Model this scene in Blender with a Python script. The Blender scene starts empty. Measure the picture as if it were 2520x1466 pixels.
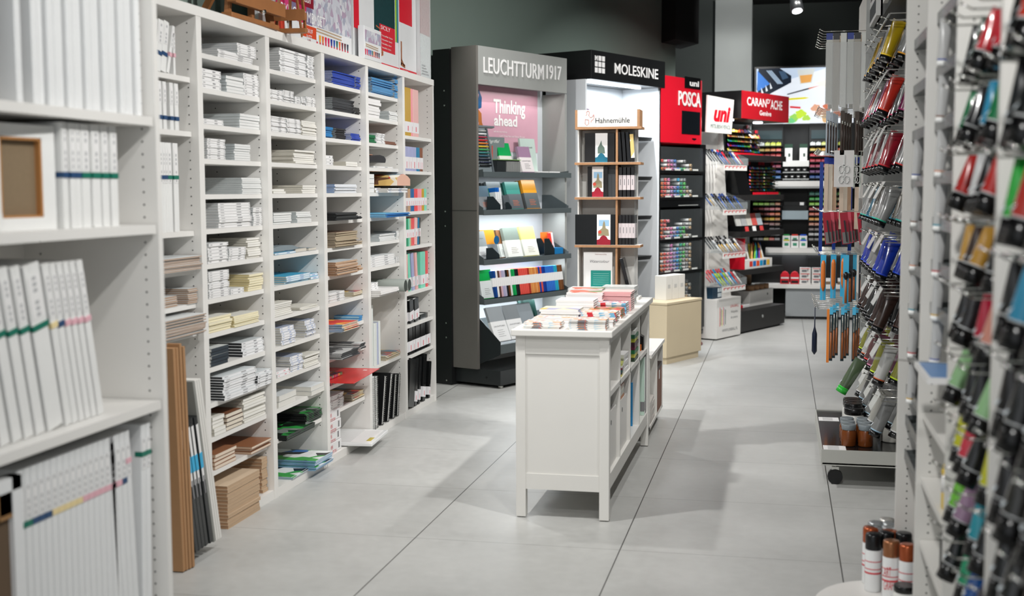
import bpy, math, random
from math import sin, cos, pi, radians as rad
from mathutils import Vector, Matrix, Euler
random.seed(7)
SC = bpy.context.scene
COL = SC.collection
# ------------------------------------------------------------ camera
FPX, YAW, PITCH, ROLL, CAMH = 3020.0, 0.215573, 0.0879488, -0.0038256, 1.34669
cam = bpy.data.cameras.new('camera'); cam_o = bpy.data.objects.new('camera', cam); COL.objects.link(cam_o)
cam.sensor_width = 36.0; cam.lens = 36.0*FPX/2520.0; cam.clip_start = .05; cam.clip_end = 60
_f = Vector((-sin(YAW)*cos(PITCH), cos(YAW)*cos(PITCH), -sin(PITCH)))
_r = Vector((cos(YAW), sin(YAW), 0)); _u = _r.cross(_f)
_r2 = _r*cos(ROLL)+_u*sin(ROLL); _u2 = _u*cos(ROLL)-_r*sin(ROLL)
cam_o.matrix_world = Matrix(((_r2.x,_u2.x,-_f.x,0),(_r2.y,_u2.y,-_f.y,0),(_r2.z,_u2.z,-_f.z,CAMH),(0,0,0,1)))
cam.dof.use_dof = True; cam.dof.focus_distance = 6.6; cam.dof.aperture_fstop = 2.6
SC.camera = cam_o
# ------------------------------------------------------------ colour management, world
SC.view_settings.view_transform = 'Standard'; SC.view_settings.look = 'None'
SC.view_settings.gamma = 1.0; SC.view_settings.use_curve_mapping = False
SC.view_settings.exposure = 0.0
w = bpy.data.worlds.new('world'); SC.world = w; w.use_nodes = True
w.node_tree.nodes['Background'].inputs[0].default_value = (.93,.97,1,1)
w.node_tree.nodes['Background'].inputs[1].default_value = .78
# ------------------------------------------------------------ ceiling spotlights (the shop's track lamps) and added fill lamps
def lamp(x, y, tx, ty, power, size=.13, tz=0, spread=120, col=(1,.99,.968), z=3.12):
    l = bpy.data.lights.new('track_and_fill_light', 'AREA'); l.shape = 'DISK'; l.size = size; l.energy = power; l.color = col
    l.spread = rad(spread)
    o = bpy.data.objects.new('track_and_fill_light', l); COL.objects.link(o); o.location = (x, y, z)
    o.rotation_euler = (Vector((tx, ty, tz))-Vector((x, y, z))).to_track_quat('-Z', 'Y').to_euler()
for _y, _p in ((2.2, 15), (4.0, 17), (5.8, 17), (7.6, 15)):
    lamp(.30, _y, -2.15, _y+.7, _p, size=.10, tz=1.0, spread=100)          # right track, aimed at the white bookcases
for _y, _p in ((3.9, 15), (5.7, 16), (7.6, 16)):
    lamp(-1.95, _y, .1, _y+.9, _p, size=.10, tz=.3, spread=100)           # left track, aimed at the aisle and the racks
lamp(-.35, 3.6, -.85, 6.6, 7, size=.10, tz=.9, spread=80)
lamp(.45, 8.8, -1.2, 10.3, 18, size=.12, tz=.8, spread=80)
lamp(.50, 10.6, -.4, 12.2, 16, size=.12, tz=.8, spread=80)
lamp(-.35, 9.6, .0, 11.9, 10, size=.12, tz=.0, spread=90)
lamp(.1, 10.4, -.5, 12.9, 7, size=.12, tz=2.7, spread=60)  # added fill lamp, brightens the column at the back wall
lamp(-.3, .9, .45, 3.6, 16, size=.2, tz=1.0, spread=100)  # added fill lamp on the camera side, lifts the near right gondola panels
# ------------------------------------------------------------ materials
MATS = {}
def lin(c):
    c = c/255.0
    return c/12.92 if c <= .04045 else ((c+.055)/1.055)**2.4
def M(name, rgb=None, rough=.5, metal=0, emit=0, trans=0, var=.05, vs=9.0, coat=0, ior=1.45, alpha=1):
    if name in MATS: return MATS[name]
    m = bpy.data.materials.new(name); m.use_nodes = True; nt = m.node_tree; b = nt.nodes['Principled BSDF']
    c = [lin(v) for v in rgb]+[1]
    tc = nt.nodes.new('ShaderNodeTexCoord'); no = nt.nodes.new('ShaderNodeTexNoise'); no.inputs['Scale'].default_value = vs; no.inputs['Detail'].default_value = 3
    mr = nt.nodes.new('ShaderNodeMapRange'); mr.inputs[3].default_value = 1-var; mr.inputs[4].default_value = 1+var
    mx = nt.nodes.new('ShaderNodeMix'); mx.data_type = 'RGBA'; mx.blend_type = 'MULTIPLY'; mx.inputs[0].default_value = 1
    nt.links.new(tc.outputs['Object'], no.inputs['Vector']); nt.links.new(no.outputs[0], mr.inputs[0]); nt.links.new(mr.outputs[0], mx.inputs[7])
    mx.inputs[6].default_value = c; nt.links.new(mx.outputs[2], b.inputs['Base Color'])
    b.inputs['Roughness'].default_value = rough; b.inputs['Metallic'].default_value = metal; b.inputs['IOR'].default_value = ior
    b.inputs['Transmission Weight'].default_value = trans; b.inputs['Coat Weight'].default_value = coat; b.inputs['Alpha'].default_value = alpha
    if emit:
        nt.links.new(mx.outputs[2], b.inputs['Emission Color']); b.inputs['Emission Strength'].default_value = emit
    MATS[name] = m; return m
def clearmat(name, rgb=(255,255,255), a=.12, rough=.08):
    """thin clear plastic: mostly transparent sheet with a glossy reflection"""
    if name in MATS: return MATS[name]
    m = bpy.data.materials.new(name); m.use_nodes = True; nt = m.node_tree
    for n in list(nt.nodes):
        if n.type == 'BSDF_PRINCIPLED': nt.nodes.remove(n)
    out = [n for n in nt.nodes if n.type == 'OUTPUT_MATERIAL'][0]
    t = nt.nodes.new('ShaderNodeBsdfTransparent'); p = nt.nodes.new('ShaderNodeBsdfPrincipled')
    p.inputs['Base Color'].default_value = [lin(v) for v in rgb]+[1]; p.inputs['Roughness'].default_value = rough
    lw = nt.nodes.new('ShaderNodeLayerWeight'); lw.inputs[0].default_value = .35
    mr = nt.nodes.new('ShaderNodeMapRange'); mr.inputs[3].default_value = a; mr.inputs[4].default_value = min(1, a*2.2+.12)
    ns = nt.nodes.new('ShaderNodeTexNoise'); ns.inputs['Scale'].default_value = 30
    bu = nt.nodes.new('ShaderNodeBump'); bu.inputs['Strength'].default_value = .35; bu.inputs['Distance'].default_value = .01
    nt.links.new(ns.outputs[0], bu.inputs['Height']); nt.links.new(bu.outputs[0], p.inputs['Normal'])
    mx = nt.nodes.new('ShaderNodeMixShader'); nt.links.new(lw.outputs['Facing'], mr.inputs[0]); nt.links.new(mr.outputs[0], mx.inputs[0])
    nt.links.new(t.outputs[0], mx.inputs[1]); nt.links.new(p.outputs[0], mx.inputs[2]); nt.links.new(mx.outputs[0], out.inputs[0])
    MATS[name] = m; return m
def patchmat(name, cols, scale=40, rough=.35, base=None):
    """printed pattern: voronoi cells coloured from a list (printed art on a cover)"""
    if name in MATS: return MATS[name]
    m = M(name, base or cols[0], rough); nt = m.node_tree; b = nt.nodes['Principled BSDF']
    tc = nt.nodes.new('ShaderNodeTexCoord'); vo = nt.nodes.new('ShaderNodeTexVoronoi'); vo.inputs['Scale'].default_value = scale
    rp = nt.nodes.new('ShaderNodeValToRGB'); rp.color_ramp.interpolation = 'CONSTANT'
    sp = nt.nodes.new('ShaderNodeSeparateColor')
    nt.links.new(tc.outputs['Object'], vo.inputs['Vector']); nt.links.new(vo.outputs['Color'], sp.inputs[0]); nt.links.new(sp.outputs[0], rp.inputs[0])
    e = rp.color_ramp.elements
    while len(e) < len(cols): e.new(.5)
    for i, c in enumerate(cols):
        e[i].position = i/len(cols); e[i].color = [lin(v) for v in c]+[1]
    for l in list(b.inputs['Base Color'].links): nt.links.remove(l)
    nt.links.new(rp.outputs[0], b.inputs['Base Color'])
    return m
def C(r, g, b, rough=.5, **k):
    return M('colour_%d_%d_%d_%d' % (r, g, b, round(rough*100)), (r, g, b), rough, **k)
WHITE = M('white_melamine', (226,224,220), .38, var=.02, vs=3)
WHITE2 = M('white_paint', (222,220,215), .42, var=.025, vs=4)
PAPER = M('white_paper', (230,229,228), .55, var=.02)
PAGES = M('paper_edges', (205,206,204), .8, var=.08, vs=60)
CANVAS = M('primed_canvas', (228,228,226), .6, var=.03, vs=40)
WRAP = M('shrink_wrap_white', (226,227,227), .22, var=.03, vs=20)
INK = M('ink_grey', (120,120,122), .6)
BLACK = M('black_plastic', (14,15,16), .32, var=.1)
BLACKM = M('black_matt_metal', (20,21,22), .45, var=.08)
SLATE = M('slate_grey_metal', (78,86,88), .45, var=.04)
GREY = M('mid_grey_metal', (150,152,150), .4)
CHROME = M('chrome_wire', (205,205,200), .18, metal=1)
RED = M('signal_red', (205,22,42), .38, var=.02)
KRAFT = M('kraft_board', (168,128,90), .75, var=.07, vs=25)
BEECH = M('beech_wood', (150,98,56), .5, var=.18, vs=14)
CLEAR = clearmat('clear_acrylic', (190,198,200), .07)
DOOR = clearmat('door_glass', (120,126,128), .035, .05)
HOLE = M('peg_hole', (28,26,24), .8)
# ------------------------------------------------------------ mesh builder
class MB:
    def __init__(s): s.v = []; s.f = []; s.m = []; s.sm = []
    def add(s, vs, fs, m=0, smooth=False):
        k = len(s.v); s.v += [tuple(p) for p in vs]
        for f in fs: s.f.append(tuple(i+k for i in f)); s.m.append(m); s.sm.append(smooth)
        return s
    def box(s, x0, y0, z0, x1, y1, z1, m=0, mm=None):
        """mm: material per face: bottom, top, front(-y), right(+x), back(+y), left(-x)"""
        k = len(s.v)
        s.v += [(x0,y0,z0),(x1,y0,z0),(x1,y1,z0),(x0,y1,z0),(x0,y0,z1),(x1,y0,z1),(x1,y1,z1),(x0,y1,z1)]
        for i, f in enumerate(((0,3,2,1),(4,5,6,7),(0,1,5,4),(1,2,6,5),(2,3,7,6),(3,0,4,7))):
            s.f.append(tuple(a+k for a in f)); s.m.append(mm[i] if mm else m); s.sm.append(False)
        return s
    def obox(s, c, ax, ay, az, m=0):
        """box centred at c with half-axis vectors"""
        c, ax, ay, az = Vector(c), Vector(ax), Vector(ay), Vector(az); k = len(s.v)
        for sx, sy, sz in ((-1,-1,-1),(1,-1,-1),(1,1,-1),(-1,1,-1),(-1,-1,1),(1,-1,1),(1,1,1),(-1,1,1)): s.v.append(tuple(c+ax*sx+ay*sy+az*sz))
        for f in ((0,3,2,1),(4,5,6,7),(0,1,5,4),(1,2,6,5),(2,3,7,6),(3,0,4,7)): s.f.append(tuple(a+k for a in f)); s.m.append(m); s.sm.append(False)
        return s
    def bar(s, p0, p1, w, h, m=0, up=(0,0,1)):
        p0, p1 = Vector(p0), Vector(p1); d = (p1-p0); u = Vector(up)
        if abs(d.normalized().dot(u)) > .98: u = Vector((1,0,0))
        sd = d.cross(u).normalized(); u2 = sd.cross(d).normalized()
        return s.obox((p0+p1)/2, d/2, sd*w/2, u2*h/2, m)
    def cyl(s, p0, p1, r0, r1=None, n=12, m=0, cap=True, mc=None):
        r1 = r0 if r1 is None else r1; p0, p1 = Vector(p0), Vector(p1); d = (p1-p0).normalized()
        a = d.orthogonal().normalized(); b = d.cross(a); k = len(s.v)
        for p, r in ((p0, r0), (p1, r1)):
            for i in range(n): t = 2*pi*i/n; s.v.append(tuple(p+a*cos(t)*r+b*sin(t)*r))
        for i in range(n): j = (i+1) % n; s.f.append((k+i, k+j, k+n+j, k+n+i)); s.m.append(m); s.sm.append(True)
        if cap:
            mc = m if mc is None else mc
            s.f.append(tuple(k+i for i in range(n))[::-1]); s.m.append(mc); s.sm.append(False)
            s.f.append(tuple(k+n+i for i in range(n))); s.m.append(mc); s.sm.append(False)
        return s
    def lathe(s, prof, n=16, m=0, o=(0,0,0), ms=None):
        k = len(s.v)
        for r, z in prof:
            for i in range(n): t = 2*pi*i/n; s.v.append((o[0]+r*cos(t), o[1]+r*sin(t), o[2]+z))
        for q in range(len(prof)-1):
            for i in range(n):
                j = (i+1) % n; s.f.append((k+q*n+i, k+q*n+j, k+q*n+n+j, k+q*n+n+i)); s.m.append(ms[q] if ms else m); s.sm.append(True)
        e = k+(len(prof)-1)*n
        s.f.append(tuple(k+i for i in range(n))[::-1]); s.m.append(ms[0] if ms else m); s.sm.append(False)
        s.f.append(tuple(e+i for i in range(n))); s.m.append(ms[-1] if ms else m); s.sm.append(False)
        return s
    def prism(s, poly, a0, a1, axis='y', m=0, mf=None):
        """poly extruded along axis; poly coords are the other two axes in order"""
        k = len(s.v); n = len(poly)
        for a in (a0, a1):
            for u, v in poly:
                s.v.append({'x': (a,u,v), 'y': (u,a,v), 'z': (u,v,a)}[axis])
        for i in range(n): j = (i+1) % n; s.f.append((k+i, k+j, k+n+j, k+n+i)); s.m.append(m); s.sm.append(False)
        mf = m if mf is None else mf
        s.f.append(tuple(k+i for i in range(n))[::-1]); s.m.append(mf); s.sm.append(False)
        s.f.append(tuple(k+n+i for i in range(n))); s.m.append(mf); s.sm.append(False)
        return s
    def tube(s, pts, r, n=6, m=0):
        for a, b in zip(pts, pts[1:]): s.cyl(a, b, r, n=n, m=m)
        return s
    def mesh(s, name, mats):
        me = bpy.data.meshes.new(name); me.from_pydata(s.v, [], s.f)
        if not isinstance(mats, (list, tuple)): mats = [mats]
        for m in mats: me.materials.append(m)
        me.polygons.foreach_set('material_index', s.m); me.polygons.foreach_set('use_smooth', s.sm); me.update()
        return me
class Frame:
    """a local frame standing in the shop: x along the front, y into the depth, z up"""
    def __init__(s, ox, oy, deg): s.o = Vector((ox, oy, 0)); s.r = rad(deg); s.X = Vector((cos(s.r), sin(s.r), 0)); s.Y = Vector((-sin(s.r), cos(s.r), 0))
    def at(s, x, y, z): return s.o+s.X*x+s.Y*y+Vector((0,0,z))
WORLD = Frame(0, 0, 0)
SHB = Frame(-2.148, 3.68, 90)      # tall shelving, aisle front
SHA = Frame(-1.65, 2.20, 90)       # near shelving with canvases
WS = Frame(-1.97, 8.15, 66)        # brand stands along the slanted wall
RG = Frame(.385, 4.17, -90)        # right-hand gondola, facing the aisle
def link(name, data, loc=(0,0,0), rot=(0,0,0), parent=None):
    o = bpy.data.objects.new(name, data); o.location = loc; o.rotation_euler = rot; COL.objects.link(o)
    if parent: o.parent = parent
    return o
def props(o, label, cat, group):
    o['label'] = label; o['category'] = cat
    if group: o['group'] = group
def thing(name, label, cat, F=WORLD, p=(0,0,0), rz=0, group=None, tilt=(0,0)):
    o = bpy.data.objects.new(name, None); o.empty_display_size = .05; COL.objects.link(o)
    o.location = F.at(*p); o.rotation_euler = (tilt[0], tilt[1], F.r+rz); props(o, label, cat, group); return o
def part(t, name, mb, mats, label=None, loc=(0,0,0), rot=(0,0,0), bevel=0):
    me = mb.mesh(name, mats) if isinstance(mb, MB) else mb
    o = link(name, me, loc, rot, t)
    if label: o['label'] = label
    if bevel: bev(o, bevel)
    return o
def solo(name, label, cat, mb, mats, F=WORLD, p=(0,0,0), rz=0, group=None, tilt=(0,0), bevel=0):
    me = mb.mesh(name, mats) if isinstance(mb, MB) else mb
    o = link(name, me, F.at(*p), (tilt[0], tilt[1], F.r+rz)); props(o, label, cat, group)
    if bevel: bev(o, bevel)
    return o
def bev(o, wdt, seg=2):
    b = o.modifiers.new('bevel', 'BEVEL'); b.width = wdt; b.segments = seg; b.limit_method = 'ANGLE'; b.angle_limit = rad(40)
def struct(name, mb, mats, F=WORLD, p=(0,0,0)):
    o = link(name, mb.mesh(name, mats), F.at(*p), (0,0,F.r)); o['kind'] = 'structure'; return o
def dup(root, loc=None, rot=None, label=None, group=None):
    r = root.copy(); COL.objects.link(r)
    if loc is not None: r.location = loc
    if rot is not None: r.rotation_euler = rot
    if label: r['label'] = label
    if group: r['group'] = group
    for ch in list(root.children):
        c = ch.copy(); COL.objects.link(c); c.parent = r
        for g in list(ch.children):
            d = g.copy(); COL.objects.link(d); d.parent = c
    return r
def lettering(t, s, x, z, wdt, hgt, mat, y=-.002, name='lettering', bold=.0, depth=.002, shear=0, label=None, rot=0, loc=None, space=1.0):
    """letters on a front face: left edge x, foot z, total width, capital height"""
    cu = bpy.data.curves.new('lettering', 'FONT'); cu.body = s; cu.offset = bold; cu.shear = shear; cu.resolution_u = 3; cu.space_character = space
    o = bpy.data.objects.new('lettering', cu); COL.objects.link(o)
    bpy.context.view_layer.update(); dg = bpy.context.evaluated_depsgraph_get()
    me = bpy.data.meshes.new_from_object(o.evaluated_get(dg)); bpy.data.objects.remove(o)
    xs = [v.co.x for v in me.vertices]; ys = [v.co.y for v in me.vertices]
    x0, x1, y1 = min(xs), max(xs), max(ys); sx = wdt/(x1-x0); sz = hgt/max(.01, (y1 if s.upper() == s else y1))
    k = len(me.vertices)
    vv = [((v.co.x-x0)*sx, 0, v.co.y*sz) for v in me.vertices]
    ff = [tuple(p.vertices) for p in me.polygons]
    mb = MB(); mb.add(vv, ff, 0)
    if depth > .0025:
        # give raised letters their real thickness
        from collections import Counter
        cn = Counter(); 
        for f in ff:
            for a, b in zip(f, f[1:]+f[:1]): cn[(a, b)] += 1
        edges = [(a, b) for (a, b) in cn if (b, a) not in cn]
        mb.add([(a, depth, c) for a, _, c in vv], [], 0)
        for a, b in edges: mb.f.append((b, a, a+k, b+k)); mb.m.append(0); mb.sm.append(False)
    bpy.data.meshes.remove(me)
    L = loc if loc is not None else (x, y-(depth if depth > .0025 else 0), z)
    return part(t, name, mb, mat, label, loc=L, rot=(0, rot, 0))
ORD = ['first','second','third','fourth','fifth','sixth','seventh','eighth','ninth','tenth','eleventh','twelfth','thirteenth','fourteenth']

# ============================================================ room
fl = MB(); T0x, T0y, TS = -1.37122, 4.48376, .8
fl.add([(-2.6,.2,0),(2.6,.2,0),(2.6,14,0),(-2.6,14,0)], [(0,1,2,3)])
fm = bpy.data.materials.new('porcelain_tiles'); fm.use_nodes = True; nt = fm.node_tree; bs = nt.nodes['Principled BSDF']
tc = nt.nodes.new('ShaderNodeTexCoord'); sep = nt.nodes.new('ShaderNodeSeparateXYZ'); nt.links.new(tc.outputs['Object'], sep.inputs[0])
def mnode(op, a, b=None, **k):
    n = nt.nodes.new('ShaderNodeMath'); n.operation = op
    for i, v in enumerate((a, b)):
        if v is None: continue
        if isinstance(v, (int, float)): n.inputs[i].default_value = v
        else: nt.links.new(v, n.inputs[i])
    return n.outputs[0]
def groove(axis, off, half):
    t = mnode('FRACT', mnode('DIVIDE', mnode('SUBTRACT', sep.outputs[axis], off), TS))
    d = mnode('MINIMUM', t, mnode('SUBTRACT', 1.0, t))
    return mnode('LESS_THAN', d, half/TS)
g = mnode('MAXIMUM', groove(0, T0x, .0021), mnode('MULTIPLY', groove(1, T0y, .0013), .7))
n1 = nt.nodes.new('ShaderNodeTexNoise'); n1.inputs['Scale'].default_value = 1.6; n1.inputs['Detail'].default_value = 6
n2 = nt.nodes.new('ShaderNodeTexNoise'); n2.inputs['Scale'].default_value = 22; n2.inputs['Detail'].default_value = 5
nt.links.new(tc.outputs['Object'], n1.inputs['Vector']); nt.links.new(tc.outputs['Object'], n2.inputs['Vector'])
rp = nt.nodes.new('ShaderNodeValToRGB'); nt.links.new(mnode('ADD', mnode('MULTIPLY', n1.outputs[0], .7), mnode('MULTIPLY', n2.outputs[0], .3)), rp.inputs[0])
rp.color_ramp.elements[0].position = .35; rp.color_ramp.elements[0].color = [lin(v) for v in (170,170,167)]+[1]
rp.color_ramp.elements[1].position = .65; rp.color_ramp.elements[1].color = [lin(v) for v in (191,191,188)]+[1]
mx = nt.nodes.new('ShaderNodeMix'); mx.data_type = 'RGBA'; nt.links.new(g, mx.inputs[0]); nt.links.new(rp.outputs[0], mx.inputs[6]); mx.inputs[7].default_value = (.035,.033,.03,1)
nt.links.new(mx.outputs[2], bs.inputs['Base Color'])
rr = nt.nodes.new('ShaderNodeMapRange'); nt.links.new(n2.outputs[0], rr.inputs[0]); rr.inputs[3].default_value = .3; rr.inputs[4].default_value = .5; nt.links.new(rr.outputs[0], bs.inputs['Roughness'])
struct('floor', fl, fm)
WALLG = M('grey_wall_paint', (122,137,129), .85, var=.03, vs=5)
WALLD = M('dark_wall_paint', (50,55,53), .85, var=.05, vs=5)
CEIL = M('black_ceiling_paint', (16,17,18), .9)
COLG = M('concrete_column_paint', (150,154,152), .85, var=.04, vs=6)
struct('wall_left', MB().box(-2.62,.2,0,-2.47,8.08,3.3), WALLG)
struct('wall_slanted', MB().box(-.3,.44,0,3.45,.6,3.3), WALLG, WS)
struct('wall_back', MB().box(-1.6,13.55,0,2.6,13.7,3.3), WALLD)
struct('wall_return', MB().box(-1.6,13.0,0,-.685,13.5,3.3), WALLD)
struct('wall_right', MB().box(1.62,.2,0,1.75,13.5,3.3), WALLD)
struct('wall_column', MB().box(-.685,12.9,0,-.317,13.5,3.27), COLG)
struct('ceiling', MB().box(-2.62,.2,3.3,2.6,13.7,3.4), CEIL)
# black duct boxed in under the ceiling
struct('trim_1', MB().prism([(-1.14,11.35),(-.93,11.0),(-.753,11.4),(-.95,11.8)], 2.66, 3.3, 'z'), CEIL)

# ============================================================ tall white shelving, six bays
LVZ = [1.873,1.741,1.604,1.47,1.333,1.198,1.062,.925,.79,.655,.515,.378,.243]
BAYX = [0, .642, 1.275, 1.925, 2.565, 3.21, 3.845]
BAYS = [[1.771,1.569,1.196,1.052,.922,.814], LVZ, LVZ, LVZ, LVZ[:8]+[.775,.38], [1.667,1.46,1.219,1.012,.739,.545,.358]]
PT = .021; DEPB = .29
BAYW = ['first','second','third','fourth','fifth','sixth']
BAYD = ['nearest the camera, with brown boards and leaning canvases', 'filled with white drawing pads and brown boards at the bottom', 'with glossy white pads on top and green pads at the bottom',
        'with blue and black notebooks near the top', 'with sky blue notebooks on top and spiral books below', 'farthest from the camera, with colourful folders standing up']
shelf_cache = {}
for i in range(6):
    x0, x1 = BAYX[i], BAYX[i+1]; wd = x1-x0
    t = thing('bookcase', 'tall white bookcase bay ' + BAYD[i], 'bookcase', SHB, (x0,0,0), group='tall white bookcases in a row')
    for k, xx in enumerate((0, wd-PT)):
        mb = MB().box(xx, 0, 0, xx+PT, DEPB, 2.0)
        part(t, 'side_panel', mb, WHITE)
    hb = MB()
    for yy in (.037, .235):
        for z in range(int(.2/.032), int(1.95/.032)):
            zz = z*.034
            for s, xx in ((1, PT), (-1, wd-PT)):
                if s == -1: hb.cyl((xx-.0006, yy, zz), (xx+.001, yy, zz), .0028, n=6)
    o = part(t, 'peg_hole', hb, HOLE); o['kind'] = 'stuff'
    part(t, 'top_board', MB().box(0, -.002, 2.0, wd, DEPB, 2.036), WHITE)
    if i == 1: part(t, 'base_board', MB().box(.31, .004, 0, wd-PT, DEPB, .04).box(PT, .05, 0, .31, DEPB, .012), WHITE)
    else: part(t, 'base_board', MB().box(PT, .004, 0, wd-PT, DEPB, .04), WHITE)
    part(t, 'back_panel', MB().box(PT, DEPB-.008, .04, wd-PT, DEPB-.001, 2.0), WHITE)
    rc = .012 if i == 5 else .028
    for z in BAYS[i]:
        part(t, 'shelf', MB().box(PT+.001, rc, z-.019, wd-PT-.004, DEPB-.009, z), WHITE)
    if i == 4: part(t, 'shelf', MB().box(PT+.001, rc, 1.198-.149, .0, .03, 1.198-.149), WHITE) if 0 else None
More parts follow.
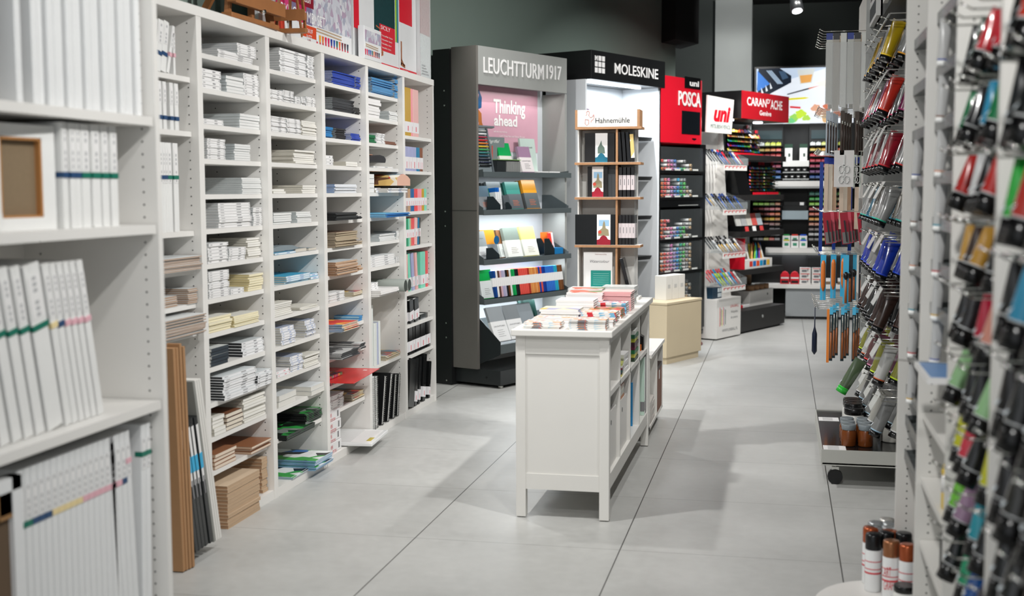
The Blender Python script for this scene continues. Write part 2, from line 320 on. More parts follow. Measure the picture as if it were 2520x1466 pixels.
# ------------------------------------------------------------ stacked stock
STOCK = [
 (0, 4, 0.294, 0.612, -0.0, 1.052, 0.0057, 9, 'board'),
 (0, 5, 0.321, 0.468, 0.03, 0.922, 0.008, 5, 'board'),
 (0, 5, 0.54, 0.638, 0.02, 0.922, 0.0073, 8, 'board'),
 (0, 6, 0.261, 0.576, -0.03, 0.814, 0.0053, 14, 'board'),
 (1, 1, 0.862, 1.192, 0.03, 1.873, 0.0079, 4, 'white'),
 (1, 1, 1.039, 1.219, 0.03, 1.899, 0.0098, 5, 'white'),
 (1, 2, 0.718, 0.884, 0.03, 1.741, 0.015, 5, 'white'),
 (1, 2, 0.93, 1.095, 0.03, 1.741, 0.0132, 5, 'pale'),
 (1, 2, 1.099, 1.267, 0.03, 1.741, 0.0114, 8, 'white'),
 (1, 3, 0.715, 0.895, 0.03, 1.604, 0.0104, 2, 'white'),
 (1, 3, 1.051, 1.266, 0.03, 1.604, 0.0119, 5, 'pale'),
 (1, 4, 0.748, 0.906, 0.03, 1.47, 0.0089, 9, 'white'),
 (1, 4, 0.991, 1.144, 0.03, 1.47, 0.0096, 7, 'pale'),
 (1, 5, 1.059, 1.282, 0.03, 1.333, 0.0075, 9, 'pale'),
 (1, 6, 0.837, 1.141, 0.03, 1.198, 0.0111, 9, 'white'),
 (1, 6, 1.159, 1.276, 0.03, 1.198, 0.0097, 8, 'white'),
 (1, 7, 0.737, 0.911, 0.03, 1.062, 0.0133, 6, 'white'),
 (1, 7, 0.919, 1.077, 0.03, 1.062, 0.0105, 5, 'white'),
 (1, 7, 1.117, 1.27, 0.04, 1.062, 0.0095, 9, 'cream'),
 (1, 8, 0.733, 0.914, 0.03, 0.925, 0.0096, 11, 'white'),
 (1, 8, 0.922, 1.049, 0.03, 0.925, 0.0117, 2, 'white'),
 (1, 8, 1.096, 1.24, 0.03, 0.925, 0.0102, 7, 'yellow'),
 (1, 9, 0.721, 0.931, 0.03, 0.79, 0.0102, 6, 'yellow'),
 (1, 9, 0.943, 1.188, 0.03, 0.79, 0.0076, 6, 'yellow'),
 (1, 10, 0.738, 0.895, 0.03, 0.655, 0.0148, 5, 'navy'),
 (1, 10, 1.027, 1.245, 0.03, 0.655, 0.0123, 5, 'blackside'),
 (1, 11, 0.778, 1.085, -0.0, 0.515, 0.0108, 9, 'blackside'),
 (1, 11, 1.101, 1.257, -0.0, 0.515, 0.0109, 6, 'blackside'),
 (1, 12, 0.741, 0.845, 0.03, 0.378, 0.0151, 5, 'cream'),
 (1, 12, 0.854, 1.006, 0.03, 0.378, 0.0176, 4, 'brownpad'),
 (1, 12, 1.017, 1.238, 0.03, 0.378, 0.0114, 9, 'cream'),
 (1, 13, 0.744, 0.935, 0.03, 0.243, 0.0157, 4, 'kraft'),
 (1, 13, 1.043, 1.247, 0.01, 0.243, 0.0112, 3, 'kraft'),
 (1, 0, 0.767, 1.078, -0.01, 0.04, 0.0128, 12, 'tan'),
 (1, 0, 1.19, 1.324, 0.03, 0.04, 0.0152, 10, 'tan'),
 (2, 1, 1.477, 1.789, 0.03, 1.873, 0.0104, 10, 'gloss'),
 (2, 1, 1.799, 1.881, 0.03, 1.873, 0.0114, 9, 'gloss'),
 (2, 2, 1.362, 1.506, 0.03, 1.741, 0.0092, 5, 'white'),
 (2, 2, 1.51, 1.633, 0.03, 1.741, 0.0059, 9, 'white'),
 (2, 2, 1.641, 1.709, 0.03, 1.741, 0.0112, 3, 'white'),
 (2, 2, 1.719, 1.774, 0.03, 1.741, 0.0095, 4, 'white'),
 (2, 2, 1.784, 1.903, 0.03, 1.741, 0.0087, 5, 'white'),
 (2, 3, 1.343, 1.537, 0.03, 1.604, 0.0061, 11, 'white'),
 (2, 3, 1.546, 1.709, 0.03, 1.604, 0.0068, 10, 'white'),
 (2, 3, 1.719, 1.908, 0.03, 1.604, 0.0074, 9, 'cream'),
 (2, 4, 1.624, 1.875, 0.03, 1.47, 0.0089, 7, 'cream'),
 (2, 5, 1.717, 1.883, 0.03, 1.333, 0.0096, 4, 'cream'),
 (2, 5, 1.375, 1.511, 0.03, 1.333, 0.0103, 2, 'cream'),
 (2, 6, 1.37, 1.572, 0.03, 1.198, 0.0098, 5, 'pale'),
 (2, 6, 1.639, 1.815, 0.03, 1.198, 0.0083, 6, 'pale'),
 (2, 7, 1.371, 1.616, 0.03, 1.062, 0.0091, 2, 'skyw'),
 (2, 7, 1.626, 1.765, 0.03, 1.062, 0.0168, 1, 'greyc'),
 (2, 7, 1.776, 1.874, 0.03, 1.062, 0.0136, 1, 'greyc'),
 (2, 8, 1.495, 1.78, 0.03, 0.925, 0.0088, 4, 'skyw'),
 (2, 8, 1.79, 1.922, 0.03, 0.925, 0.0131, 2, 'skyw'),
 (2, 9, 1.35, 1.556, 0.03, 0.79, 0.0082, 7, 'cream'),
 (2, 9, 1.662, 1.88, 0.03, 0.79, 0.0044, 3, 'cream'),
 (2, 10, 1.425, 1.584, 0.03, 0.655, 0.0113, 7, 'blueword'),
 (2, 10, 1.724, 1.842, 0.03, 0.655, 0.0115, 7, 'blueword'),
 (2, 11, 1.379, 1.522, 0.03, 0.515, 0.0142, 2, 'pinkword'),
 (2, 11, 1.535, 1.685, 0.03, 0.515, 0.0106, 7, 'blueword'),
 (2, 11, 1.691, 1.876, 0.03, 0.515, 0.0081, 7, 'cream'),
 (2, 12, 1.392, 1.593, 0.03, 0.378, 0.0273, 2, 'thick'),
 (2, 12, 1.728, 1.945, 0.01, 0.378, 0.0215, 2, 'thick'),
 (2, 13, 1.696, 1.909, 0.03, 0.243, 0.0037, 14, 'greenblack'),
 (2, 14, 1.373, 1.712, -0.01, 0.233, 0.0062, 4, 'greenblack'),
 (2, 0, 1.634, 1.861, -0.04, 0.04, 0.0061, 8, 'cowpad'),
 (2, 0, 1.451, 1.706, -0.0, 0.04, 0.003, 4, 'cowpad'),
 (3, 1, 2.132, 2.46, 0.03, 1.873, 0.0064, 10, 'blue'),
 (3, 1, 2.473, 2.552, 0.03, 1.873, 0.0071, 9, 'blue'),
 (3, 2, 2.132, 2.448, 0.03, 1.741, 0.0051, 13, 'black'),
 (3, 2, 2.456, 2.533, 0.03, 1.741, 0.0074, 5, 'black'),
 (3, 3, 2.006, 2.115, 0.03, 1.604, 0.0052, 10, 'azure'),
 (3, 3, 2.166, 2.307, 0.03, 1.604, 0.0044, 12, 'black'),
 (3, 3, 2.397, 2.554, 0.03, 1.604, 0.0075, 5, 'blue'),
 (3, 4, 2.003, 2.12, 0.03, 1.47, 0.0161, 3, 'white'),
 (3, 4, 2.299, 2.472, 0.03, 1.47, 0.0118, 2, 'cream'),
 (3, 5, 2.139, 2.461, 0.03, 1.333, 0.0049, 9, 'whiteblue'),
 (3, 6, 2.005, 2.32, -0.02, 1.198, 0.0041, 9, 'blackgrey'),
 (3, 6, 2.388, 2.451, -0.0, 1.198, 0.0046, 3, 'blackgrey'),
 (3, 7, 2.083, 2.406, 0.01, 1.062, 0.0054, 14, 'greypaper'),
 (3, 7, 2.473, 2.557, 0.03, 1.062, 0.0056, 3, 'greypaper'),
 (3, 8, 2.035, 2.348, -0.01, 0.925, 0.0045, 15, 'kraftpaper'),
 (3, 8, 2.468, 2.525, 0.03, 0.925, 0.0069, 4, 'kraftpaper'),
 (3, 9, 1.999, 2.258, 0.03, 0.79, 0.0059, 8, 'white'),
 (3, 9, 2.4, 2.565, 0.035, 0.79, 0.0082, 3, 'magazine'),
 (3, 10, 1.894, 2.179, -0.07, 0.655, 0.0048, 8, 'bluespine'),
 (3, 10, 2.475, 2.533, 0.03, 0.655, 0.0134, 2, 'azure'),
 (3, 11, 1.987, 2.239, -0.05, 0.515, 0.0066, 5, 'bwmag'),
 (3, 11, 2.397, 2.48, -0.0, 0.515, 0.0098, 3, 'bwmag'),
 (3, 12, 2.024, 2.209, 0.03, 0.378, 0.0064, 7, 'rainbow'),
 (3, 12, 2.19, 2.334, 0.01, 0.378, 0.0052, 3, 'azure'),
 (3, 13, 2.025, 2.219, 0.03, 0.243, 0.0131, 6, 'white'),
 (3, 13, 2.35, 2.571, 0.03, 0.243, 0.0072, 5, 'magazine'),
 (4, 1, 2.727, 3.092, 0.03, 1.873, 0.0061, 14, 'sky'),
 (4, 1, 3.123, 3.231, 0.03, 1.873, 0.0106, 12, 'sky'),
 (4, 2, 2.655, 2.872, 0.03, 1.741, 0.0168, 6, 'thickw'),
 (4, 2, 3.032, 3.215, 0.03, 1.741, 0.0105, 5, 'pale'),
 (4, 3, 2.654, 2.783, 0.03, 1.604, 0.0084, 5, 'green'),
 (4, 3, 2.798, 2.947, 0.03, 1.604, 0.0093, 6, 'white'),
 (4, 3, 2.952, 3.143, 0.03, 1.604, 0.0089, 2, 'brownc'),
 (4, 4, 2.748, 3.095, 0.03, 1.47, 0.0087, 1, 'white'),
 (4, 5, 2.652, 2.754, 0.03, 1.333, 0.0256, 4, 'pale'),
 (4, 5, 2.764, 2.87, 0.03, 1.333, 0.0135, 2, 'bluew'),
 (4, 5, 2.809, 3.228, -0.03, 1.333, 0.0082, 3, 'bluew'),
 (4, 6, 2.677, 3.109, -0.06, 1.198, 0.003, 7, 'skymag'),
 (4, 7, 2.824, 3.111, 0.03, 1.062, 0.0077, 5, 'pale'),
 (4, 7, 3.134, 3.292, 0.03, 1.062, 0.007, 7, 'pale'),
 (4, 8, 2.667, 3.106, 0.03, 0.925, 0.0117, 5, 'white'),
 (4, 8, 3.121, 3.238, 0.03, 0.925, 0.007, 5, 'white'),
 (4, 9, 2.66, 2.798, 0.03, 0.775, 0.0129, 5, 'white'),
 (4, 9, 2.573, 2.901, -0.05, 0.775, 0.0106, 3, 'thickw'),
 (4, 10, 2.926, 3.208, 0.03, 0.38, 0.0072, 4, 'magazine'),
]

# style: name, category, words, cover, spine, pages, top cover, printed dashes
PRT = M('print_dark', (105,106,110), .6)
STY = {
 'white': ('drawing_pad','drawing pad','white drawing pad',(224,224,223),(233,232,231),(186,189,190),(216,219,220),1),
 'cream': ('sketch_pad','sketch pad','cream-edged sketch pad',(205,202,192),(233,231,225),(196,192,180),(214,212,203),0),
 'pale': ('canvas_board','canvas board','pale grey canvas board',(198,203,203),(228,228,226),(182,188,189),(214,216,215),0),
 'board': ('painting_board','painting board','brown fibreboard painting board',(204,205,203),(176,140,110),(168,132,102),(205,208,208),0),
 'black': ('notebook','notebook','glossy black notebook',(22,22,24),(18,18,20),(190,196,198),(30,31,34),0),
 'sky': ('exercise_book','exercise book','sky blue exercise book',(62,134,186),(66,140,192),(190,190,184),(70,140,190),0),
 'blue': ('exercise_book','exercise book','royal blue exercise book',(24,62,160),(20,62,168),(196,200,202),(28,66,160),0),
 'tan': ('wood_panel','wood panel','tan wood-edged panel',(204,178,150),(186,158,128),(168,132,100),(206,184,158),0),
 'blueword': ('drawing_pad','drawing pad','white blue-lettered drawing pad',(214,215,217),(236,236,238),(188,186,178),(150,160,180),2),
 'blackside': ('watercolour_block','watercolour block','black-sided watercolour block',(225,226,227),(234,234,235),(20,23,26),(196,202,204),1),
 'yellow': ('sketch_pad','sketch pad','pale yellow sketch pad',(224,212,170),(234,226,196),(206,190,140),(220,219,212),0),
 'gloss': ('drawing_pad','drawing pad','shrink-wrapped white drawing pad',(228,228,228),(236,236,236),(170,172,172),(226,226,226),1),
 'kraftpaper': ('paper_pad','paper pad','kraft brown paper pad',(190,150,118),(200,168,138),(176,140,112),(196,204,208),0),
 'greenblack': ('paper_pad','paper pad','green and black paper pad',(26,32,28),(70,80,74),(24,26,26),(20,110,52),3),
 'greypaper': ('paper_pad','paper pad','grey-brown paper pad',(178,160,134),(190,176,150),(150,140,126),(140,112,96),0),
 'azure': ('exercise_book','exercise book','bright blue exercise book',(24,120,180),(26,128,190),(150,190,210),(36,130,190),0),
 'cowpad': ('paper_pad','paper pad','cow-print blue and green pad',(70,150,200),(214,222,226),(170,190,200),(60,150,80),4),
 'blackgrey': ('notebook','notebook','thin black notebook',(26,27,28),(52,54,54),(24,25,26),(40,42,44),0),
 'magazine': ('magazine','magazine','colour magazine',(190,176,150),(212,200,176),(186,180,162),(150,110,90),5),
 'whiteblue': ('exercise_book','exercise book','white and blue exercise book',(220,224,228),(226,228,232),(34,110,180),(222,226,232),0),
 'bluespine': ('magazine','magazine','blue-sided colour magazine',(200,190,170),(210,202,184),(30,118,182),(206,60,36),6),
 'thickw': ('sketchbook','sketchbook','thick white sketchbook',(222,220,218),(232,230,229),(206,206,202),(224,222,220),0),
 'skyw': ('paper_pad','paper pad','blue-topped white paper pad',(90,176,206),(226,232,238),(190,184,174),(70,164,200),2),
 'bwmag': ('magazine','magazine','black and white magazine',(50,50,52),(60,62,64),(190,190,188),(186,188,188),7),
 'kraft': ('sketch_pad','sketch pad','kraft-covered sketch pad',(150,98,64),(222,206,188),(196,170,146),(142,92,60),0),
 'rainbow': ('paper_pad','paper pad','rainbow-striped paper pad',(190,60,90),(120,160,80),(60,90,160),(180,60,80),8),
 'skymag': ('magazine','magazine','blue glossy magazine',(50,140,196),(44,110,178),(120,170,200),(110,180,215),0),
 'navy': ('sketchbook','sketchbook','dark navy sketchbook',(28,38,48),(38,50,60),(214,214,208),(206,210,208),0),
 'green': ('exercise_book','exercise book','green exercise book',(20,104,60),(16,110,62),(216,218,214),(30,110,66),0),
 'bluew': ('paper_pad','paper pad','white blue-lettered paper box',(212,214,214),(232,233,234),(186,178,168),(204,170,150),2),
 'brownpad': ('sketch_pad','sketch pad','brown-topped sketch pad',(64,44,34),(222,212,196),(196,180,160),(120,76,50),0),
 'thick': ('watercolour_block','watercolour block','thick white watercolour block',(212,211,206),(220,218,212),(206,204,196),(206,210,212),0),
 'greyc': ('sketchbook','sketchbook','grey-covered sketchbook',(120,130,136),(206,200,188),(190,184,172),(126,138,144),0),
 'pinkword': ('drawing_pad','drawing pad','white pink-lettered drawing pad',(222,221,222),(238,237,238),(200,198,196),(216,215,216),9),
 'brownc': ('notebook','notebook','brown notebook',(120,80,62),(126,84,66),(190,160,140),(120,80,60),0)}
patchmat('cow_print', [(230,232,232),(24,24,26),(60,160,70),(50,110,180),(70,170,70),(230,232,232)], 14)
patchmat('leaf_print', [(22,60,34),(14,20,16),(40,140,60),(16,22,18),(120,126,122)], 18)
patchmat('colour_print', [(190,60,50),(220,190,120),(60,110,140),(230,226,214),(110,80,60)], 16)
patchmat('red_print', [(206,50,36),(214,70,40),(230,170,50),(40,120,180),(206,40,36)], 14)
patchmat('bw_print', [(206,208,208),(60,62,66),(190,192,192),(226,226,226),(120,122,124)], 12)
patchmat('rainbow_print', [(200,40,70),(60,140,60),(40,70,160),(220,160,60),(120,40,120),(230,230,225)], 60)
SPECIAL = {3:'leaf_print', 4:'cow_print', 5:'colour_print', 6:'red_print', 7:'bw_print', 8:'rainbow_print'}
def pad_mesh(w, d, t, st, top=False):
    nm, cat, words, cov, sp, pg, tp, pr = STY[st]
    mats = [C(*cov, .5), C(*sp, .35 if st in ('gloss','blue','black','sky','azure') else .5), C(*pg, .75), PRT if pr in (1,) else C(90,130,190,.5) if pr == 2 else C(210,120,130,.5),
            MATS[SPECIAL[pr]] if pr in SPECIAL else C(*tp, .4)]
    if pr == 8: mats[1] = MATS['rainbow_print']; mats[2] = MATS['rainbow_print']
    mb = MB(); c = min(.0012, t*.18); g = t*.06
    if t < .0042:
        mb.box(0, 0, 0, w, d, t-g, mm=(0, 4, 1, 2, 2, 2))
    else:
        mb.box(0, 0, 0, w, d, c)
        mb.box(.0012, .0006, c, w-.0012, d-.0012, t-g-c, mm=(2, 2, 1, 2, 2, 2))
        mb.box(0, 0, t-g-c, w, d, t-g, mm=(0, 4, 1 if st not in ('kraft','brownpad','board') else 0, 2 if st != 'blackside' else 0, 0, 0))
    if pr in (1, 2, 9) and t > .005:
        zc = t*.47
        if w > .11:
            mb.box(w*.56, -.0004, zc-t*.1, w*.70, .0, zc+t*.12, 3); mb.box(w*.07, -.0003, zc-t*.06, w*.17, 0, zc+t*.08, 3)
        else: mb.box(w*.3, -.0004, zc-t*.08, w*.68, 0, zc+t*.1, 3)
        mb.box(w-.012, -.0004, zc-t*.16, w-.008, 0, zc+t*.16, 3)
    return mb.mesh(nm, mats)
POSN = {1: [''], 2: ['left','right'], 3: ['left','middle','right'], 4: ['leftmost','second','third','rightmost'], 5: ['leftmost','second','middle','fourth','rightmost']}
groups = {}
for r in STOCK: groups.setdefault((r[0], r[1]), []).append(r)
for (bay, sh), rows in groups.items():
    rows_sorted = sorted(rows, key=lambda r: r[2])
    for ri, (b_, s_, xa, xb, yf, z0, tk, n, st) in enumerate(rows_sorted):
        xa = max(xa, BAYX[bay]+PT+.004); xb = min(xb, BAYX[bay+1]-PT-.005); z0 += .0004
        nm, cat, words = STY[st][:3]
        pos = POSN[len(rows_sorted)][ri]
        where = ('%s shelf down' % ORD[sh-1]) if sh else 'floor level'
        stack = ('the %s stack' % pos) if pos else 'its stack'
        tail = '%s, %s, %s bay of white bookcases' % (stack, where, BAYW[bay])
        dep = min(.25-max(0, yf), max(.14, (xb-xa)*1.3))
        if st in ('magazine','bluespine','bwmag','skymag','cowpad','greenblack','kraftpaper','greypaper','blackgrey','tan','board','bluew'): dep = .25-yf
        dep = min(dep, DEPB-.015-yf)
        if st == 'tan' and xa < 1.0: z0, tk = .0, tk*1.14+.0
        me = pad_mesh(xb-xa, dep, tk, st)
        loose = .003 if st in ('white','gloss','pale','thick','tan') else .006
        for k in range(n):
            if n == 1: lab = 'single %s, %s, %s bay of white bookcases' % (words, where, BAYW[bay])
            elif k == n-1: lab = 'topmost %s, %s' % (words, tail)
            elif k == 0: lab = 'lowest %s, %s' % (words, tail)
            else: lab = '%s inside %s' % (words, tail)
            o = link(nm, me, SHB.at(xa+random.uniform(-loose, loose)*.6, yf+random.uniform(-loose, loose), z0+k*tk+.0003), (0, 0, SHB.r+random.uniform(-1, 1)*loose*2.2))
            props(o, lab, cat, '%s stack, %s, %s bay' % (words, where, BAYW[bay]))

# ============================================================ standing canvases, folders, binders
def canvas_mesh(w, d, h):
    """stretched canvas on its edge: x = bar thickness, folded corners top and bottom"""
    mb = MB(); e = min(.0016, w*.1)
    prof = [(e,0),(w-e,0),(w,e),(w,d-e),(w-e,d),(e,d),(0,d-e),(0,e)]
    mb.prism(prof, 0, h, 'z', 0)
    mb.box(w*.35, -.0007, h-.018, w*.65, 0, h, 0)      # folded corner
    return mb
def canvas_label(w, h, z0, z1, band):
    """spine sticker: printed lines and a coloured size band"""
    a = MB().box(w*.1, -.0012, z0, w*.9, -.0006, z1, 0)
    n = max(3, int((z1-z0)/.014))
    for i in range(n):
        if i % 4 == 3: continue
        z = z0+(z1-z0)*(i+.3)/n; a.box(w*.38, -.0016, z, w*.62, -.0011, z+(z1-z0)/n*.62, 1)
    return a
BANDS = {'blue': (38,72,112), 'green': (20,112,92), 'pink': (226,176,186), 'yellow': (232,212,160), 'cyan': (40,150,200)}
def stand_canvas(F, x, y, z, w, d, h, lean, band, bz, label, group, name='blank_canvas', body=CANVAS, lab0=.55, cat='canvas'):
    px = x if lean <= 0 else x
    t = thing(name, label, cat, F, (px, y, z+(w*sin(abs(lean)) if lean > 0 else 0)), 0, group)
    t.rotation_euler = (Matrix.Rotation(F.r, 3, 'Z') @ Matrix.Rotation(lean, 3, 'Y')).to_euler()
    part(t, 'canvas_body', canvas_mesh(w, d, h), body)
    part(t, 'label', canvas_label(w, h, h*lab0, h*.93, band), [PAPER, C(176,177,178,.6)])
    if band: part(t, 'colour_band', MB().box(-.0006, -.0019, bz-.007, w+.0006, .02, bz+.007), C(*BANDS[band], .4), band+' size band')
    return t
# --- bay one, shelf one: leaning canvases
g = 'small wrapped canvases, bay one'
for k, x in enumerate((.318, .362, .402)):
    stand_canvas(SHB, x, .03, 1.7715, .036, .18, .185, rad(11), 'blue', .065, 'small canvas with navy band leaning right, %s from the left, top shelf, first bay' % ORD[k], g)
stand_canvas(SHB, .447, .03, 1.7715, .016, .18, .18, rad(17), 'pink', .07, 'thin small canvas with pink band leaning steeply right, top shelf, first bay', g)
stand_canvas(SHB, .498, .03, 1.7715, .014, .18, .16, 0, 'pink', .07, 'thin upright small canvas with pink band, top shelf, first bay', g)
for k, (a, b) in enumerate(((.305,.322),(.324,.343),(.345,.369),(.373,.4),(.411,.435),(.462,.487),(.499,.526))):
    stand_canvas(SHB, a, .03, 1.5695, b-a, .18, .17, 0, 'blue', .042, 'upright small canvas with navy band, %s from the left, second shelf, first bay' % ORD[k], g)
for k, (a, b, c) in enumerate(((.372,.393,'blue'),(.395,.411,'blue'),(.413,.428,'blue'),(.430,.46,'green'),(.475,.51,'green'))):
    stand_canvas(SHB, a, .03, 1.1965, b-a, .22, .325, 0, c, .2, 'tall canvas with %s band, %s from the left on the third shelf, first bay' % ('navy' if c == 'blue' else c, ORD[k]), g)
t = thing('blank_canvas', 'canvas turned sideways showing its wooden stretcher bar, third shelf, first bay', 'canvas', SHB, (.31,.035,1.1965), group=g)
part(t, 'canvas_body', MB().box(0,0,0,.055,.02,.32), CANVAS); part(t, 'stretcher_bar', MB().box(-.003,.004,.0,.012,.21,.318), BEECH)
# --- bay one, open bottom: cardboard sheets, black canvases, grey boards leaning
def leaner(x, y, z, w, d, h, lx, ly, nm, label, cat, mat, group, lab=None):
    t = thing(nm, label, cat, SHB, (x, y, z), 0, group)
    t.rotation_euler = (Matrix.Rotation(SHB.r, 3, 'Z') @ Matrix.Rotation(ly, 3, 'Y') @ Matrix.Rotation(lx, 3, 'X')).to_euler()
    part(t, 'board', canvas_mesh(w, d, h) if nm == 'black_canvas' else MB().box(0,0,0,w,d,h), mat)
    return t
for k in range(4):
    leaner(.215+k*.0185, -.10-.003*k, .004, .015 if k else .019, .05, .80+.012*(k == 2), 0, rad(-2.2), 'cardboard_sheet', 'brown cardboard sheet leaning in first bay, %s from the left' % ORD[k], 'cardboard', KRAFT, 'tall cardboard sheets in first bay')
SHR = M('black_shrink_wrap', (38,41,42), .2, var=.3, vs=30)
for k in range(5):
    o = leaner(.312+k*.0266+(.010 if k == 4 else 0), -.10, .0455, .0235, .2, .50, rad(0), rad(-11.6), 'black_canvas', 'black wrapped canvas leaning left under first bay shelves, %s from the left' % ORD[k], 'canvas', SHR, 'black wrapped canvases in first bay')
    part(o, 'label', MB().box(.004,-.0015,.25,.020,-.0005,.47,0).box(.007,-.002,.20,.017,-.0005,.27,1), [PAPER, INK])
    part(o, 'colour_band', MB().box(.002,-.0022,.30,.022,-.0005,.36), C(50,170,215,.3), 'bright blue label band')
GRB = M('grey_board', (140,141,136), .6, var=.03)
for k in range(4):
    o = leaner(.460+k*.0168, -.10, .0415, .0135, .30, .64, 0, rad(-12.4), 'backing_board', 'tall pale grey board leaning left in first bay, %s from the left' % ORD[k], 'board', GRB if k == 0 else WHITE2, 'pale boards leaning in first bay')
# --- bay six folders
FOLD = M('paper_sleeve', (226,224,226), .5)
def folder(F, x, y, z, w, d, h, col, lean, label, group, name='ring_folder', cat='folder', sl=(.12,.34), rough=.35):
    t = thing(name, label, cat, F, (x, y, z+(w*sin(lean) if lean > 0 else 0)), 0, group)
    t.rotation_euler = (Matrix.Rotation(F.r, 3, 'Z') @ Matrix.Rotation(lean, 3, 'Y')).to_euler()
    e = min(.004, w*.25)
    mb = MB().prism([(0,e),(e,0),(w-e,0),(w,e),(w,d),(w-.002,d),(w-.002,e*1.4),(.002,e*1.4),(.002,d),(0,d)], 0, h, 'z')
    mb.box(.0025, e*1.5, .004, w-.0025, d-.006, h-.006, 1)
    part(t, 'cover', mb, [C(*col, rough), PAGES])
    if sl:
        part(t, 'paper_sleeve', MB().box(-.0008, -.001, h*sl[0], w+.0008, d*.6, h*sl[1], 0).box(w*.42, -.0015, h*(sl[0]+.03), w*.58, -.0009, h*(sl[0]+(sl[1]-sl[0])*.6), 1), [FOLD, C(214,120,130,.5)])
    return t
MINT=(120,206,178); MUST=(190,150,30); PINK=(234,150,160); PALEP=(226,176,172); BLU=(40,98,150); LAV=(160,164,200); TEAL=(30,120,160); BRN=(130,80,56); OLV=(150,148,96); TANN=(186,150,118); REDF=(224,80,84); GRNF=(20,140,96); TAUP=(156,136,126); SAGE=(176,180,140)
CN = {MINT:'mint green',MUST:'mustard',PINK:'pink',PALEP:'pale pink',BLU:'navy blue',LAV:'lavender',TEAL:'teal blue',BRN:'brown',OLV:'olive',TANN:'tan',REDF:'red',GRNF:'dark green',TAUP:'taupe',SAGE:'sage'}
g = 'coloured folders in the sixth bay'
def frow(items, z, h, shelf, y=.03, sl=(.12,.34), d=.2, leans=None):
    for k, (a, b, c) in enumerate(items):
        folder(SHB, a+.028, y, z+.0005, b-a-.002, d, h, c, (leans or {}).get(k, 0), '%s folder, %s from the left, %s, sixth bay of white bookcases' % (CN[c], ORD[k], shelf), g, sl=sl)
frow([(3.232,3.298,MINT),(3.300,3.426,MUST),(3.428,3.465,PINK),(3.467,3.585,PALEP)], 1.667, .285, 'top shelf', sl=(.08,.30))
frow([(3.232,3.262,BLU),(3.264,3.289,BLU),(3.296,3.36,LAV),(3.362,3.388,LAV),(3.392,3.436,LAV),(3.44,3.53,LAV),(3.54,3.603,TEAL),(3.606,3.635,BRN),(3.637,3.668,BRN)], 1.46, .145, 'second shelf', sl=(.1,.58))
frow([(3.232,3.292,OLV),(3.294,3.348,TAUP),(3.350,3.40,TANN),(3.402,3.44,BLU),(3.442,3.476,BLU),(3.484,3.522,REDF),(3.524,3.548,REDF),(3.55,3.60,PINK),(3.602,3.636,PINK),(3.638,3.69,MUST),(3.70,3.74,MINT)], 1.219, .135, 'third shelf', sl=(.25,.6))
frow([(3.232,3.306,TAUP),(3.308,3.35,GRNF),(3.352,3.375,MINT),(3.377,3.407,SAGE),(3.41,3.47,REDF),(3.478,3.53,PALEP),(3.545,3.565,TEAL)], 1.012, .165, 'fourth shelf', sl=(.3,.6), leans={5: rad(5), 6: rad(6)})
folder(SHB, 3.585, .03, 1.0125, .035, .2, .165, (24,30,30), rad(5), 'black printed folder at the right end, fourth shelf, sixth bay', g, sl=(.3,.6))
frow([(3.232,3.262,OLV),(3.265,3.30,MINT),(3.302,3.33,PALEP),(3.36,3.40,MINT),(3.43,3.475,LAV),(3.51,3.545,PALEP),(3.60,3.70,MINT),(3.71,3.76,REDF)], .739, .225, 'fifth shelf', sl=(.1,.36), leans={3: rad(-7), 4: rad(-7), 5: rad(-7)})
g = 'black binders in the sixth bay'
BK_ = (16,17,18)
def brow(items, z, h, shelf, lean=0, y=.02):
    for k, (a, b) in enumerate(items):
        folder(SHB, a, y, z+.0005, b-a, .2, h, BK_, lean, 'glossy black sketchbook with white band, %s from the left, %s, sixth bay' % (ORD[k], shelf), g, 'black_sketchbook', 'sketchbook', sl=(.12,.5), rough=.15)
brow([(3.25,3.275),(3.277,3.31),(3.36,3.44),(3.46,3.55)], .545, .14, 'sixth shelf', rad(-6))
folder(SHB, 3.60, .03, .546, .17, .15, .03, BK_, 0, 'black sketchbook lying flat at the right end of the sixth shelf, sixth bay', g, 'black_sketchbook', 'sketchbook', sl=None, rough=.15)
brow([(3.238,3.258),(3.262,3.312),(3.328,3.405),(3.415,3.45),(3.466,3.56),(3.575,3.68),(3.70,3.79)], .358, .165, 'seventh shelf')
for k, (a, w_) in enumerate(((3.235,.12),(3.36,.055),(3.44,.04),(3.53,.06),(3.66,.04))):
    folder(SHB, a, -.0, .0405, w_, .24, .29 if k < 4 else .23, BK_, rad(11), 'large glossy black sketchbook leaning right, %s from the left, floor level, sixth bay' % ORD[k], g, 'black_sketchbook', 'sketchbook', sl=(.08,.3) if k else None, rough=.12)
